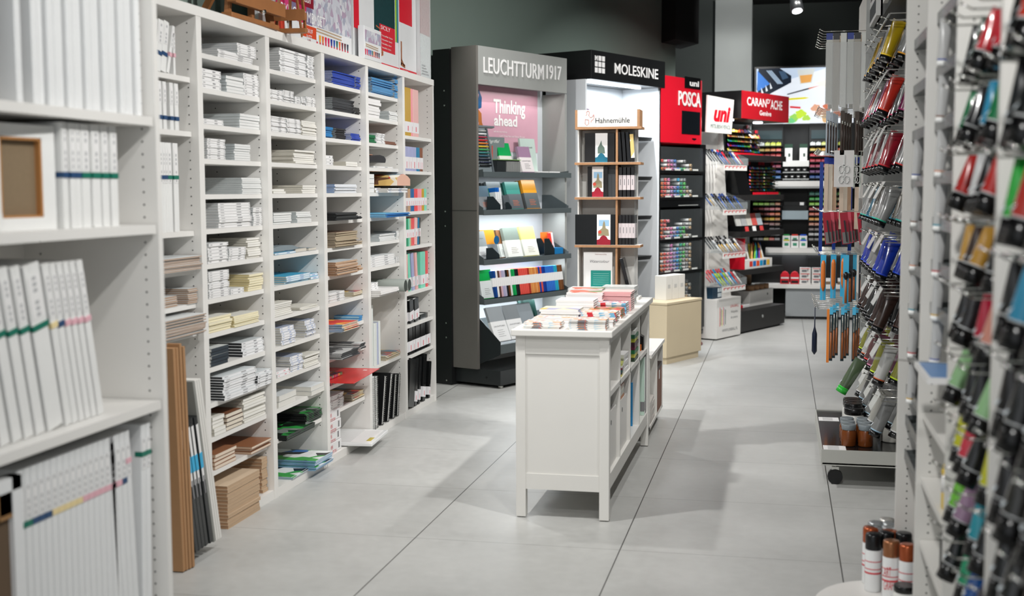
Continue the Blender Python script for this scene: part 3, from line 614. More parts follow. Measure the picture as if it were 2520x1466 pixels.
# --- bay five: white books, spiral books
for k, (a, b, h) in enumerate(((2.575,2.612,.33),(2.614,2.66,.33),(2.664,2.705,.34),(2.722,2.765,.235),(2.768,2.795,.235),(2.80,2.828,.24))):
    folder(SHB, a, .03, .3805, b-a-.002, .22, h, (218,222,218) if k != 4 else (170,176,200), 0, 'tall white paper pack standing, %s from the left, above spiral books, fifth bay' % ORD[k], 'tall white paper packs in the fifth bay', 'paper_pack', 'paper pack', sl=None)
def spiral_book(x, y, z, w, h, lean, label, yaw=0, d=.24):
    t = thing('spiral_sketchbook', label, 'sketchbook', SHB, (x, y, z+(w*sin(lean) if lean > 0 else 0)), 0, 'black spiral sketchbooks in the fifth bay')
    t.rotation_euler = (Matrix.Rotation(SHB.r+yaw, 3, 'Z') @ Matrix.Rotation(lean, 3, 'Y')).to_euler()
    part(t, 'cover', MB().box(0,.006,0,.003,d,h).box(w-.003,.006,0,w,d,h), C(20,21,22,.3))
    part(t, 'pages', MB().box(.004,.008,.003,w-.004,d-.004,h-.003), PAGES)
    mb = MB(); n = int(h/.0105)
    for i in range(n):
        zz = (i+.5)*h/n; pts = [(w/2+(w/2+.001)*cos(a), .008+.009*sin(a)*-1, zz+.002*sin(2*a)) for a in [pi*j/6 for j in range(7)]]
        mb.tube(pts, .0013, 4)
    part(t, 'wire_spiral', mb, CHROME)
    return t
spiral_book(2.585, -.005, .0405, .05, .30, 0, 'thick black spiral sketchbook upright at the left, floor level, fifth bay')
spiral_book(2.66, .005, .0405, .045, .29, 0, 'black spiral sketchbook upright beside the thickest one, floor level, fifth bay')
for k, (x, h, l) in enumerate(((2.75,.275,14),(2.85,.275,17),(2.95,.255,13),(3.03,.245,11))):
    spiral_book(x, .0, .0405, .03, h, rad(l), 'black spiral sketchbook leaning right, %s of the leaning four, floor level, fifth bay' % ORD[k])
# --- other single things on the shelves
RM = C(222,222,222,.45)
for k in range(4):
    t = thing('paper_ream', 'white paper box, %s from the top of the four, floor level, fourth bay' % ORD[3-k], 'paper box', SHB, (1.955, .02+.004*(k % 2), .0405+k*.0532), group='four white paper boxes')
    part(t, 'box_body', MB().box(0,0,0,.195,.22,.052), RM, bevel=.003)
    lettering(t, 'PAPIER\nARTYSTYCZNY', .03, .022, .09, .018, C(205,70,80,.5))
    part(t, 'sticker', MB().box(.15,-.0006,.012,.168,0,.042), INK)
t = thing('red_folder', 'red glossy folder sticking out over the shelf edge, twelfth shelf, fourth bay', 'folder', SHB, (1.96,-.12,.405))
part(t, 'cover', MB().box(0,0,0,.50,.36,.003), C(205,36,34,.25)); part(t, 'sticker', MB().box(.42,.05,.003,.44,.07,.0034), PAPER)
t.rotation_euler = (0, 0, SHB.r+rad(4))
t = thing('wrapped_sheet_pack', 'plastic-wrapped white sheet pack sticking out over the floor, fourth bay bottom', 'paper pack', SHB, (2.19,-.13,.045), rz=rad(5))
part(t, 'pack', MB().box(0,0,0,.36,.33,.018), WRAP, bevel=.004); part(t, 'print', patch_print if 0 else MB().box(.02,.02,.018,.34,.12,.0184,0).box(.05,.02,.0184,.14,.045,.0188,1), [PAPER, C(190,170,50,.4)])
t = thing('portfolio_case', 'black rounded portfolio case lying on the fourth shelf, fifth bay', 'portfolio case', SHB, (2.63,.02,1.499))
mb = MB(); mb.prism([(0,0),(.29,0),(.30,.012),(.30,.022),(.27,.036),(.20,.042),(.10,.036),(0,.03)], 0, .2, 'y'); part(t, 'case', mb, C(20,19,22,.35), bevel=.002)
part(t, 'clasp', MB().box(.08,.03,.0405,.16,.07,.043), C(214,150,120,.5))
for k in range(2):
    t = thing('paper_roll', 'grey fabric roll, %s one, lying over the ninth shelf edge, fifth bay' % ('nearer','farther')[k], 'roll', SHB, (3.05+k*.075,-.05,.765), group='grey rolls')
    mb = MB().cyl((.0,0,.035),(.0,.26,.035),.034,n=14,m=0,mc=1); mb.cyl((0,-.001,.035),(0,0,.035),.02,n=10,m=1); part(t, 'roll', mb, [C(150,156,150,.8), C(60,66,62,.8)])
t = thing('curved_paper_block', 'paper block with orange lid bulging on the fifth shelf, fifth bay', 'paper pad', SHB, (2.975,-.03,1.372))
mb = MB().prism([(0,0),(.25,0),(.25,.038),(.20,.056),(.13,.066),(.06,.06),(0,.045)], 0, .24, 'y', m=1, mf=0); part(t, 'pad', mb, [C(214,170,150,.6), MATS['colour_print']])
t = thing('drawing_folder', 'grey presentation folder lying curved over pads on the seventh shelf, third bay', 'folder', SHB, (1.345,.03,1.0785))
mb = MB().prism([(0,0),(.28,0),(.31,.006),(.24,.02),(.15,.024),(.05,.02),(0,.012)], 0, .22, 'y'); part(t, 'cover', mb, C(128,140,146,.4)); part(t, 'print', MB().box(.10,.04,.0235,.20,.08,.0245), C(40,44,48,.5))
# ============================================================ near shelving with large canvases (left foreground)
t = thing('bookcase', 'near white bookcase full of large canvases, left edge of the picture', 'bookcase', SHA, (0,0,0))
part(t, 'side_panel', MB().box(.852,0,0,.876,.42,2.4), WHITE)
for xx in (-.6,): part(t, 'side_panel', MB().box(xx-.024,0,0,xx,.42,2.4), WHITE)
hb = MB()
for yy in (.04, .36):
    for k in range(58): hb.cyl((.8514,yy,.12+k*.034),(.853,yy,.12+k*.034),.003,n=6)
o = part(t, 'peg_hole', hb, HOLE); o['kind'] = 'stuff'
for z in (1.545, 1.256, .775, .16):
    part(t, 'shelf', MB().box(-.6,.004,z-.024,.846,.41,z), WHITE)
part(t, 'back_panel', MB().box(-.6,.411,.0,.852,.42,2.4), WHITE)
g1 = 'tall wrapped canvases on the upper near shelf'
xs = [(-.02,.10),(.13,.225),(.285,.307),(.348,.37)]+[(.385+i*.0268, .385+i*.0268+.021+(.003 if i % 3 else 0)) for i in range(17)]
for k, (a, b) in enumerate(xs):
    if b > .85: break
    t = thing('wrapped_canvas', 'tall plastic-wrapped white canvas, %s in the row on the near upper shelf' % (ORD[k] if k < 14 else ORD[len(xs)-k-1]+' last'), 'canvas', SHA, (a, .03+.01*(k % 3 == 1), 1.5455), group=g1)
    part(t, 'canvas_body', canvas_mesh(b-a, .3, .42), WRAP)
g2 = 'canvases on the middle near shelf'
for k, (x, l) in enumerate(((.165,-10),(.222,-10))):
    stand_canvas(SHA, x, .05, 1.2565, .028, .24, .255, rad(l), 'yellow', .135, 'canvas with yellow band leaning left, %s on the near middle shelf' % ORD[k], g2)
t = thing('blank_canvas', 'canvas standing front-to-back showing brown linen and wooden stretcher bars, near middle shelf', 'canvas', SHA, (.235,.07,1.2565), rz=rad(-6), group=g2)
cb = MB(); W_, H_ = .215, .245
cb.box(0,.0,0,W_,.004,.03).box(0,0,H_-.03,W_,.004,H_).box(0,0,.03,.03,.004,H_-.03).box(W_-.045,0,.03,W_,.004,H_-.03)
cb.box(0,.004,0,.004,.03,H_).box(W_-.004,.004,0,W_,.03,H_).box(0,.004,0,W_,.03,.004).box(0,.004,H_-.004,W_,.03,H_)
part(t, 'canvas_border', cb, CANVAS)
part(t, 'stretcher_bar', MB().box(.03,.001,.03,.036,.02,H_-.03).box(W_-.051,.001,.03,W_-.045,.02,H_-.03).box(.03,.001,H_-.036,W_-.045,.02,H_-.03).box(.03,.001,.03,W_-.045,.02,.035), C(176,124,72,.6))
part(t, 'linen_back', MB().box(.034,.016,.034,W_-.049,.02,H_-.034), C(128,110,86,.9, var=.12, vs=120))
for k, (a, b, c) in enumerate(((.462,.484,'blue'),(.494,.517,'blue'),(.519,.54,'blue'),(.545,.581,'green'),(.592,.629,'green'),(.638,.668,'green'),(.68,.712,'green'))):
    stand_canvas(SHA, a, .035, 1.2565, b-a, .24, .256, 0, c, .13, 'upright canvas with %s band, %s after the reversed canvas, near middle shelf' % ('navy' if c == 'blue' else c, ORD[k]), g2)
g3 = 'leaning canvases on the lower near shelf'
xs = [(.02,.035,'green'),(.065,.033,'green'),(.105,.030,'blue'),(.15,.030,'yellow'),(.195,.032,'yellow'),(.24,.034,'green'),(.285,.034,'green'),(.33,.034,'green'),(.378,.062,'green'),(.452,.026,'yellow'),(.482,.024,'blue'),(.512,.022,'pink'),(.540,.022,'pink'),(.568,.022,'pink'),(.598,.026,'pink')]
for k, (x, w_, c) in enumerate(xs):
    stand_canvas(SHA, x+.01, .05, .7755, w_, .3, .405, rad(-11), c, .255, 'large canvas leaning left with %s band, %s in the row on the near lower shelf' % ('navy' if c == 'blue' else c, ORD[k] if k < 14 else 'last'), g3, lab0=.68)
g4 = 'canvases at the bottom of the near bookcase'
t = thing('blank_canvas', 'large canvas showing its brown linen back, bottom left of the near bookcase', 'canvas', SHA, (-.02,.02,.1605), group=g4)
part(t, 'canvas_border', MB().box(.215,0,0,.25,.03,.55).box(-.25,0,.52,.25,.03,.55), WRAP); part(t, 'linen_back', MB().box(-.25,.012,0,.215,.02,.52), C(96,78,60,.9)); part(t, 'stretcher_bar', MB().box(.17,.002,.46,.214,.02,.52).box(-.2,.002,.47,.214,.02,.52), C(150,112,70,.6))
bands = ['green','green','blue','blue','blue','yellow','yellow','yellow','yellow','yellow','pink','pink','pink','pink','pink','pink','pink','pink','blue','pink','green','green']
for k in range(22):
    x = .236+k*.0262; l = 0 if k < 16 else (-3 if k < 20 else 2)
    stand_canvas(SHA, x+(.012 if k >= 20 else 0), .035, .1605, .0232, .34, .555, rad(l) , bands[k], .424+(.05 if k > 18 else 0), 'tall wrapped canvas, %s band, %s in the bottom row, near bookcase' % ('navy' if bands[k] == 'blue' else bands[k], ORD[k] if k < 14 else ORD[21-k]+' from right end'), g4, body=WRAP, lab0=.78)
# ============================================================ on top of the tall shelving
TZ = 2.0365
def flat_pack(x0, x1, y, h, label, th=.045, nm='easel_box', cat='box'):
    t = thing(nm, label, cat, SHB, (x0, y, TZ)); part(t, 'carton', MB().box(0,0,0,x1-x0,th,h), C(220,221,222,.25), bevel=.002); return t
patchmat('marble_print', [(196,30,90),(150,140,160),(206,60,120),(120,110,140),(200,196,206),(190,40,100)], 9, .3)
patchmat('scrape_print', [(180,180,190),(196,198,206),(170,150,170),(206,206,210),(160,164,180)], 30, .3)
TUBEC = [(230,232,232),(226,160,30),(222,110,30),(214,30,70),(206,20,90),(20,40,140),(20,70,160),(10,96,80),(222,100,30),(110,20,40),(84,24,40),(16,32,60)]
def tube_row(t, x0, x1, z, n, h, cols, y=-.0012):
    p = MB(); mats = [C(*c, .4) for c in cols]+[C(200,30,60,.4)]
    for i in range(n):
        xc = x0+(x1-x0)*(i+.5)/n; w_ = (x1-x0)/n*.34
        p.add([(xc-w_,y,z+h),(xc-w_*.55,y,z+h*.2),(xc+w_*.55,y,z+h*.2),(xc+w_,y,z+h)], [(0,1,2,3)], i % len(cols))
        p.box(xc-w_*.55,y-.0006,z,xc+w_*.55,y,z+h*.2, len(cols))
    part(t, 'tube_print', p, mats)
t = flat_pack(1.33, 2.505, .06, .62, 'large white paint set carton with pink band, lying on its side above third bay', nm='paint_set_box', cat='box')
part(t, 'band_print', MB().box(.002,-.0008,.095,.62,0,.30), MATS['marble_print']); part(t, 'band_print', MB().box(.62,-.0008,.10,1.17,0,.30), MATS['scrape_print'])
lettering(t, 'ACRYLIC COMBI SET', .14, .105, .65, .05, PAPER, y=-.0016)
part(t, 'badge', MB().box(.30,-.0016,.175,.64,-.0006,.26), C(130,16,40,.4)); lettering(t, 'art creation', .38, .195, .22, .035, PAPER, y=-.003, shear=.3)
part(t, 'palette_print', MB().box(.50,-.0012,.035,.67,0,.09), C(206,70,30,.4)); lettering(t, '10', .56, .008, .035, .02, C(150,50,40), y=-.0015)
part(t, 'palette_print', MB().box(.10,-.0012,.03,.28,0,.10), C(196,60,40,.4)); lettering(t, 'TEAR-OFF\nPALETTE', .54, .055, .08, .02, PAPER, y=-.0022)
part(t, 'brush_print', MB().bar((.68,-.001,.092),(1.02,-.001,.088),.002,.005).bar((.67,-.001,.078),(1.02,-.001,.073),.002,.006), C(176,150,120,.5))
tube_row(t, .66, 1.13, .02, 12, .042, TUBEC)
t = flat_pack(2.52, 2.80, -.005, .17, 'small white paint set carton standing beside the large one, above fourth bay', th=.035, nm='paint_set_box')
part(t, 'band_print', MB().box(.01,-.0008,.09,.27,0,.15), MATS['scrape_print']); tube_row(t, .0, .25, .02, 9, .03, TUBEC[3:]); part(t, 'brush_print', MB().bar((.02,-.001,.076),(.22,-.001,.072),.003,.004).bar((.02,-.001,.066),(.22,-.001,.061),.003,.004), C(176,150,120,.5))
def easel_print(t, x, z, s, col=(170,96,60)):
    p = MB(); q = lambda a, b: (x+a*s, -.001, z+b*s)
    for a, b, w_ in (((0,1.0),(.5,.93),.05),((.5,.93),(.42,.4),.05),((0,.55),(.44,.45),.09),((0,.25),(.7,.12),.05),((.42,.45),(.3,-.1),.1),((.42,.3),(.75,.15),.07),((.3,0),(.75,.1),.08)): p.bar(q(*a), q(*b), .001, w_*s)
    part(t, 'easel_print', p, C(*col, .5))
t = flat_pack(2.515, 3.285, .05, .62, 'white wooden easel carton with red text panel and easel picture, above fifth bay', th=.04)
part(t, 'red_panel', MB().box(.42,-.0012,.09,.70,-.0003,.235), C(206,36,52,.3)); lettering(t, 'SICILY', .44, .207, .17, .022, PAPER, y=-.002)
for q in range(4): lettering(t, 'Tischstaffelei  Buche', .45, .17-q*.022, .20-.01*q, .009, PAPER, y=-.002)
part(t, 'photo_print', MB().box(.0,-.0008,.16,.08,0,.62), RED)
part(t, 'photo_print', MB().box(.33,-.0008,.165,.42,0,.62,0).box(.42,-.0008,.235,.70,0,.62,0).box(.71,-.0008,.165,.735,0,.62,2).box(.735,-.0008,.165,.765,0,.62,3), [M('dark_green_print', (30,62,64), .2, var=.6, vs=60), RED, C(150,190,40,.3), C(20,120,140,.3)])
part(t, 'red_strip', MB().box(.30,-.001,.0,.768,0,.022), RED); easel_print(t, .36, .055, .16)
t = flat_pack(3.29, 3.625, .045, .66, 'white carton with tall easel picture and red bottom strip, above sixth bay', th=.035)
part(t, 'red_strip', MB().box(.0,-.001,.0,.335,0,.025), RED); lettering(t, 'TALENS', .05, .008, .11, .011, PAPER, y=-.0018)
part(t, 'easel_print', MB().bar((.03,-.001,.18),(.03,-.001,.045),.001,.02).bar((.03,-.001,.075),(.085,-.001,.04),.001,.012).bar((.02,-.001,.05),(.1,-.001,.04),.001,.02), C(150,92,56,.5)); part(t, 'red_panel', MB().box(.0,-.001,.29,.25,0,.66), RED)
t = flat_pack(3.63, 3.845, .02, .68, 'white plastic-wrapped carton at the far end, above sixth bay', th=.12)
part(t, 'wrapping', MB().box(-.002,-.003,0,.218,-.0005,.60), clearmat('wrap_sheet', (235,240,240), .3, .12)); part(t, 'red_panel', MB().box(.0,-.001,.265,.21,0,.68), C(170,60,60,.3))
for q, s in enumerate(('SICILIA', 'CAVALLETTO', 'MADERA DE PINO', 'LEGNO DI ABETE')): lettering(t, s, .015, .07-q*.017, .08+.025*q, .009, INK, y=-.0045)
# table easels lying on the shelving
def table_easel(x, y, rz, label):
    t = thing('table_easel', label, 'easel', SHB, (x, y, TZ), rz, group='wooden table easels')
    part(t, 'leg', MB().bar((0,0,.012),(.09,.02,.36),.022,.03), BEECH); part(t, 'leg', MB().bar((.40,0,.012),(.31,.02,.36),.022,.03), BEECH)
    part(t, 'leg', MB().bar((.2,.24,.012),(.2,.03,.36),.02,.028), BEECH)
    part(t, 'tray', MB().box(-.03,-.05,.06,.43,-.012,.095).box(-.03,-.055,.055,.43,-.05,.11), BEECH, bevel=.002)
    part(t, 'mast', MB().box(.185,-.014,.02,.215,.004,.46), BEECH); part(t, 'foot', MB().box(-.02,-.03,0,.42,.02,.022), BEECH, bevel=.004)
    part(t, 'wing_nut', MB().cyl((.20,-.07,.05),(.20,-.05,.05),.008), CHROME); return t
table_easel(.96, .03, rad(-2), 'wooden table easel nearest the camera on top of the white bookcases')
e2 = table_easel(1.47, .04, rad(-84), 'wooden table easel turned sideways before the paint set carton'); e2.scale = (.33, .75, .9)

# ============================================================ brand stands on the slanted wall
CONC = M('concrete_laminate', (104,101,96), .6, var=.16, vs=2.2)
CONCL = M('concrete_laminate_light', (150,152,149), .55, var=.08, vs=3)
LED = M('led_strip', (236,246,255), .5, emit=9, var=0)
def ledlight(F, x, y, z, w_, d_, power, col=(.9,.96,1)):
    l = bpy.data.lights.new('led_light', 'AREA'); l.shape = 'RECTANGLE'; l.size = w_; l.size_y = d_; l.energy = power; l.color = col
    o = bpy.data.objects.new('led_light', l); COL.objects.link(o); o.location = F.at(x, y, z); o.rotation_euler = (0, 0, F.r)
def lean_box(t, name, x, y, z, w, h, th, mat, back=14, label=None, yaw=0, bevel=0):
    return part(t, name, MB().box(0,0,0,w,th,h), mat, label, loc=(x,y,z), rot=(-rad(back),0,yaw), bevel=bevel)
def display_book(F, x, y, z, w, h, th, col, label, band=None, bandh=.5, back=16, nm='notebook', cat='notebook', txt=None, tcol=(90,90,92), rough=.3, group=None, sleeve_txt=None, yaw=0, clasp=True):
    """notebook shown face-on, leaning back, with paper sleeve, elastic strap and page block"""
    t = thing(nm, label, cat, F, (x, y, z), yaw, group)
    t.rotation_euler = (Matrix.Rotation(F.r+yaw, 3, 'Z') @ Matrix.Rotation(-rad(back), 3, 'X')).to_euler()
    c = C(*col, rough)
    part(t, 'cover', MB().box(0,0,0,w,.0025,h).box(0,th-.0025,0,w,th,h).box(0,.0025,0,.002,th-.0025,h), c)
    part(t, 'pages', MB().box(.002,.0026,.002,w-.003,th-.0026,h-.002), PAGES)
    if band:
        part(t, 'paper_sleeve', MB().box(-.0008,-.001,.004 if bandh < .9 else 0,w+.0008,th+.001,h*bandh), C(*band, .45))
        s = MB()
        for k in range(4): s.box(w*.3,-.0016,h*bandh*(.25+.1*k),w*(.75-.08*(k % 2)),-.0009,h*bandh*(.25+.1*k)+.0022)
        part(t, 'sleeve_print', s, C(*tcol, .5))
    if sleeve_txt: lettering(t, sleeve_txt, w*.15, h*bandh*.72, w*.7, h*.04, C(*tcol, .5), y=-.0022)
    if txt: lettering(t, txt, w*.2, h*.72, w*.6, h*.05, C(*tcol, .5), y=-.0012)
    return t
# --- concrete-look notebook stand
t = thing('notebook_stand', 'tall grey concrete-look notebook stand with white lettering, beside the white bookcases', 'display stand', WS, (0,0,0))
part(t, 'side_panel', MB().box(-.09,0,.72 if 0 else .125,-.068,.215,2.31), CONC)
part(t, 'panel_joint', MB().box(-.0912,-.0005,1.205,-.0899,.2155,1.209).box(-.0912,-.0008,.125,-.067,.0,.1265), C(60,60,58,.6))
part(t, 'back_frame', MB().box(-.11,.215,0,1.0,.36,2.30), BLACKM)
for zz in (2.02,1.92,1.2,1.1,.43,.33,.03): part(t, 'screw', MB().cyl((-.111,.26,zz),(-.1125,.26,zz),.006,n=8), CHROME)
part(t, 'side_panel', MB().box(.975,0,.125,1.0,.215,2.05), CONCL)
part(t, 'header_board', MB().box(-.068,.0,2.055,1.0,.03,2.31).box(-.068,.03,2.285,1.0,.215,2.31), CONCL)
part(t, 'back_panel', MB().box(-.068,.205,.125,.975,.2145,2.285), M('white_back_panel', (214,219,224), .45, var=.02))
lettering(t, 'LEUCHTTURM', -.012, 2.135, .71, .105, PAPER, y=-.001, bold=.006, depth=.004, space=1.05)
lettering(t, '1917', .735, 2.145, .185, .10, PAPER, y=-.001, depth=.006)
ptr = thing('wall_poster', 'pink poster reading Thinking ahead at the back of the grey notebook stand', 'poster', WS, (-.066,.2035,1.62))
part(ptr, 'poster_sheet', MB().box(0,-.002,0,.975,0,.455), C(206,160,176,.3))
lettering(ptr, 'Thinking', .43, .275, .385, .095, PAPER, y=-.004, bold=.03)
lettering(ptr, 'ahead', .435, .185, .28, .075, PAPER, y=-.004, bold=.03)
lettering(ptr, 'with the new makeup', .43, .135, .16, .012, PAPER, y=-.004); lettering(ptr, 'Leaf, Deep Sea and Stone Brown', .5, .105, .31, .013, PAPER, y=-.004)
hd = [(.10,.02),(.27,.02),(.265,.06),(.30,.09),(.275,.115),(.325,.135),(.295,.20),(.29,.26),(.24,.30),(.15,.30),(.10,.25)]
part(ptr, 'face_print', MB().prism(hd, -.0035, -.002, 'y'), C(170,104,52,.4))
part(ptr, 'face_print', MB().prism([(.16,.30),(.24,.285),(.29,.30),(.295,.37),(.265,.42),(.22,.435),(.265,.39),(.25,.34)], -.004, -.002, 'y'), C(24,78,124,.4))
part(ptr, 'face_print', MB().prism([(.10,-.0),(.155,.0),(.15,.04),(.18,.07),(.15,.12),(.10,.16)], -.0045, -.002, 'y'), C(60,190,110,.4))
part(ptr, 'face_print', MB().cyl((.245,-.0045,.19),(.245,-.002,.19),.014,n=12), PALEM if 0 else C(206,160,176,.3))
TRZ = [1.465,1.207,.868,.598]
for k, z in enumerate(TRZ):
    mb = MB().box(-.066,-.04,z-.032,1.0,-.034,z+.004).box(-.066,-.034,z-.012,.974,.204,z-.006)
    part(t, 'shelf_tray', mb, SLATE, bevel=.001)
    part(t, 'tray_side', MB().prism([(-.034,z-.03),(-.034,z+.02),(.12,z+.10 if k else z+.0),(.204,z+.10 if k else z),(.204,z-.03)], -.0665, -.063, 'x').prism([(-.034,z-.03),(-.034,z+.02),(.12,z+.10 if k else z),(.204,z+.10 if k else z),(.204,z-.03)], .968, .973, 'x'), SLATE)
    ledlight(WS, .47, .03, z-.02, .9, .03, 4.2 if k else 1.2)
part(t, 'shelf_tray', MB().prism([(-.17,.24),(-.17,.30),(-.16,.30),(-.155,.255),(.20,.44),(.20,.42)], -.066, .974, 'x'), SLATE)
part(t, 'tray_side', MB().prism([(-.175,.235),(-.175,.32),(.0,.47),(.204,.47),(.204,.14),(.05,.14)], -.0665, -.062, 'x'), C(34,38,40,.4))
part(t, 'plinth', MB().box(-.06,-.17,.022,1.0,.3,.125), C(38,41,42,.35), bevel=.003)
for xx in (-.02,.96): part(t, 'foot', MB().cyl((xx,-.14,0),(xx,-.14,.023),.018,n=10), CHROME)
part(t, 'power_outlet', MB().cyl((-.0605,-.05,.07),(-.062,-.05,.07),.008,n=10), BLACK)
ledlight(WS, .46, .1, 2.04, .9, .1, 1.4, (1,.97,.93))
# pens board and items on the top tray
u = thing('pen_board', 'grey slanted board holding a ladder of coloured pens, left end of the top tray', 'pen display', WS, (-.06,.02,1.47))
lean_box(u, 'board', 0,0,0,.20,.31,.012, C(120,130,134,.4), 12)
lean_box(u, 'board_rim', .17,-.012,0,.012,.31,.026, C(96,104,108,.4), 12); lean_box(u, 'board_rim', 0,-.012,.30,.182,.012,.026, C(96,104,108,.4), 12)
for k, c in enumerate([(230,232,232),(220,224,226),(160,30,60),(206,30,40),(226,120,30),(222,180,30),(50,150,80),(30,110,110),(20,70,90),(24,30,50),(30,36,60),(20,22,24)]):
    z = .285-k*.022; part(u, 'pen', MB().cyl((.03,z*sin(rad(12))-.014+.0*k,z*.978+.0),(.155,z*sin(rad(12))-.014,z*.978),.0055,n=8), C(*c,.3))
u = thing('advert_card', 'grey card with handwritten title and one red pencil, top tray', 'card', WS, (.085,.12,1.47))
part(u, 'card', MB().box(0,0,0,.30,.004,.245), C(122,132,134,.5)); lettering(u, 'Drehgriffel', .05,.205,.19,.022, PAPER, y=-.001, shear=.4)
part(u, 'pencil_print', MB().box(.15,-.001,.07,.163,0,.185), C(196,90,80,.4)); part(u, 'pencil_print', MB().prism([(.15,.07),(.163,.07),(.1565,.03)], -.001, 0, 'y'), PAPER)
display_book(WS, .30, .07, 1.47, .145, .215, .02, (20,160,84), 'green notebook with white sleeve leaning back on the top tray', (214,214,206), .56, sleeve_txt='LEUCHTTURM')
display_book(WS, .44, .0, 1.47, .145, .19, .02, (150,120,146), 'mauve notebook with white sleeve leaning back on the top tray', (216,210,210), .58, sleeve_txt='LEUCHTTURM')
display_book(WS, .60, .11, 1.47, .185, .25, .016, (190,208,200), 'large pale mint notebook on the top tray', None, back=8, txt='Notebook')
for k in range(2):
    u = thing('leaflet', 'white leaflet lying flat on the top tray, %s one' % ('left','right')[k], 'leaflet', WS, (.60+k*.15,-.02,1.466)); part(u, 'paper', MB().box(0,0,0,.13,.16,.012), PAPER)
    part(u, 'print', MB().box(.02,.02,.012,.11,.10,.0124), INK)
u = thing('pen_box', 'grey ribbed pen box with green edge, front of the top tray', 'pen box', WS, (.12,-.025,1.468)); part(u, 'box', MB().box(0,.01,0,.26,.09,.085), C(40,44,46,.4))
for k in range(13): part(u, 'rib', MB().box(.10+k*.0125,.0,.003,.106+k*.0125,.01,.075), GREY)
part(u, 'rim', MB().box(-.002,-.002,.083,.262,.092,.088), C(130,170,110,.4))
# second tray
specs = [(-.06,.05,1.21,.13,.17,(90,110,124),'grey-blue notebook at the left end of the second tray',(120,124,128)),
 (.13,.10,1.21,.16,.20,(100,108,110),'tall grey plastic-wrapped notebook, third from left on the second tray',(84,90,94)),
 (.345,.10,1.21,.165,.20,(60,130,118),'teal plastic-wrapped notebook on the second tray',(84,90,94)),
 (.55,.10,1.21,.165,.215,(204,140,36),'mustard yellow notebook with round cut-out on the second tray',(84,90,92))]
for k, (x, y, z, w_, h_, c, lab, b) in enumerate(specs):
    o = display_book(WS, x, y-.06, z, w_, h_, .022, c, lab, b, .55, tcol=(220,110,60))
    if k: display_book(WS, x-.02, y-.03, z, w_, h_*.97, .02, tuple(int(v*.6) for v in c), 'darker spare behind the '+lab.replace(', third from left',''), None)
def tray_pocket(x, y, z, w_, h_, label):
    u = thing('card_holder', label, 'holder', WS, (x, y, z)); part(u, 'side_wing', MB().prism([(0,0),(w_,0),(w_,h_*.35),(w_*.45,h_),(0,h_)], 0, .003, 'y'), C(30,38,42,.4)); part(u, 'side_wing', MB().prism([(0,0),(w_,0),(w_,h_*.35),(w_*.45,h_),(0,h_)], .07, .073, 'y'), C(30,38,42,.4)); part(u, 'bottom', MB().box(0,0,0,w_,.073,.003), C(30,38,42,.4)); return u
tray_pocket(-.0,-.02,1.211,.15,.09,'dark card holder with green notebooks on the second tray'); tray_pocket(.21,-.02,1.211,.07,.05,'small dark card holder in the middle of the second tray')
display_book(WS, .0, .03, 1.212, .13, .15, .02, (14,84,60), 'dark green notebook inside the dark card holder, second tray', (196,204,204), .5)
for k in range(3): display_book(WS, .135+k*.024, .005, 1.212, .02, .15, .1, ((20,90,170),(30,100,190),(220,226,230))[k], '%s slim notebook standing spine outward, second tray' % ('dark blue','bright blue','white')[k], (226,228,230), .8, back=5)
display_book(WS, .215,-.015,1.212,.07,.10,.012,(84,90,94),'small grey notebook in the small card holder, second tray',(84,90,94),.4,tcol=(220,110,60))
# third tray
display_book(WS,-.06,.02,.872,.14,.20,.02,(140,148,150),'grey plastic-wrapped notebook at the left end of the third tray',(206,208,208),.45,txt='Bauhaus')
tray_pocket(-.02,-.025,.872,.15,.08,'dark holder at the left of the third tray')
display_book(WS,.05,.03,.872,.155,.205,.022,(204,134,40),'orange notebook with blue round sticker, third tray',(110,116,120),.5,tcol=(200,190,90))
o = bpy.context.scene.objects.get('notebook'); 
u = thing('round_sticker','blue round sticker on the orange notebook of the third tray','sticker',WS,(.15,.018,1.0)); part(u,'sticker',MB().cyl((0,0,0),(0,-.002,0),.03,n=20),C(30,100,150,.4))
display_book(WS,.20,.05,.872,.14,.20,.02,(44,90,80),'dark teal notebook behind the grey ones, third tray',(206,210,206),.6)
display_book(WS,.235,.035,.872,.05,.20,.02,(130,90,60),'brown notebook edge beside the grey one, third tray',(206,210,206),.5)
display_book(WS,.27,.0,.872,.175,.215,.024,(126,138,130),'grey green notebook with white sleeve and film-camera picture, third tray',(222,222,216),.58,tcol=(130,120,110))
display_book(WS,.47,.0,.872,.175,.22,.022,(208,202,124),'pale yellow notebook with white sleeve, third tray',(222,222,210),.56,tcol=(130,120,110))
tray_pocket(.68,-.02,.872,.13,.12,'dark holder before the blue leaflet box, third tray')
u = thing('leaflet_box','blue and orange leaflet box at the right end of the third tray','leaflet box',WS,(.80,.0,.872)); part(u,'box',MB().box(0,0,0,.15,.10,.045,0).box(.002,.10,0,.148,.104,.16,1),[C(30,120,180,.4),C(220,110,40,.4)])
for k in range(6): part(u,'leaflet',MB().box(0,0,0,.045,.003,.15),PAPER if k % 3 else C(206,50,40,.4),loc=(.01+k*.016,.02+.008*k,.01),rot=(-rad(12),rad(3),0))
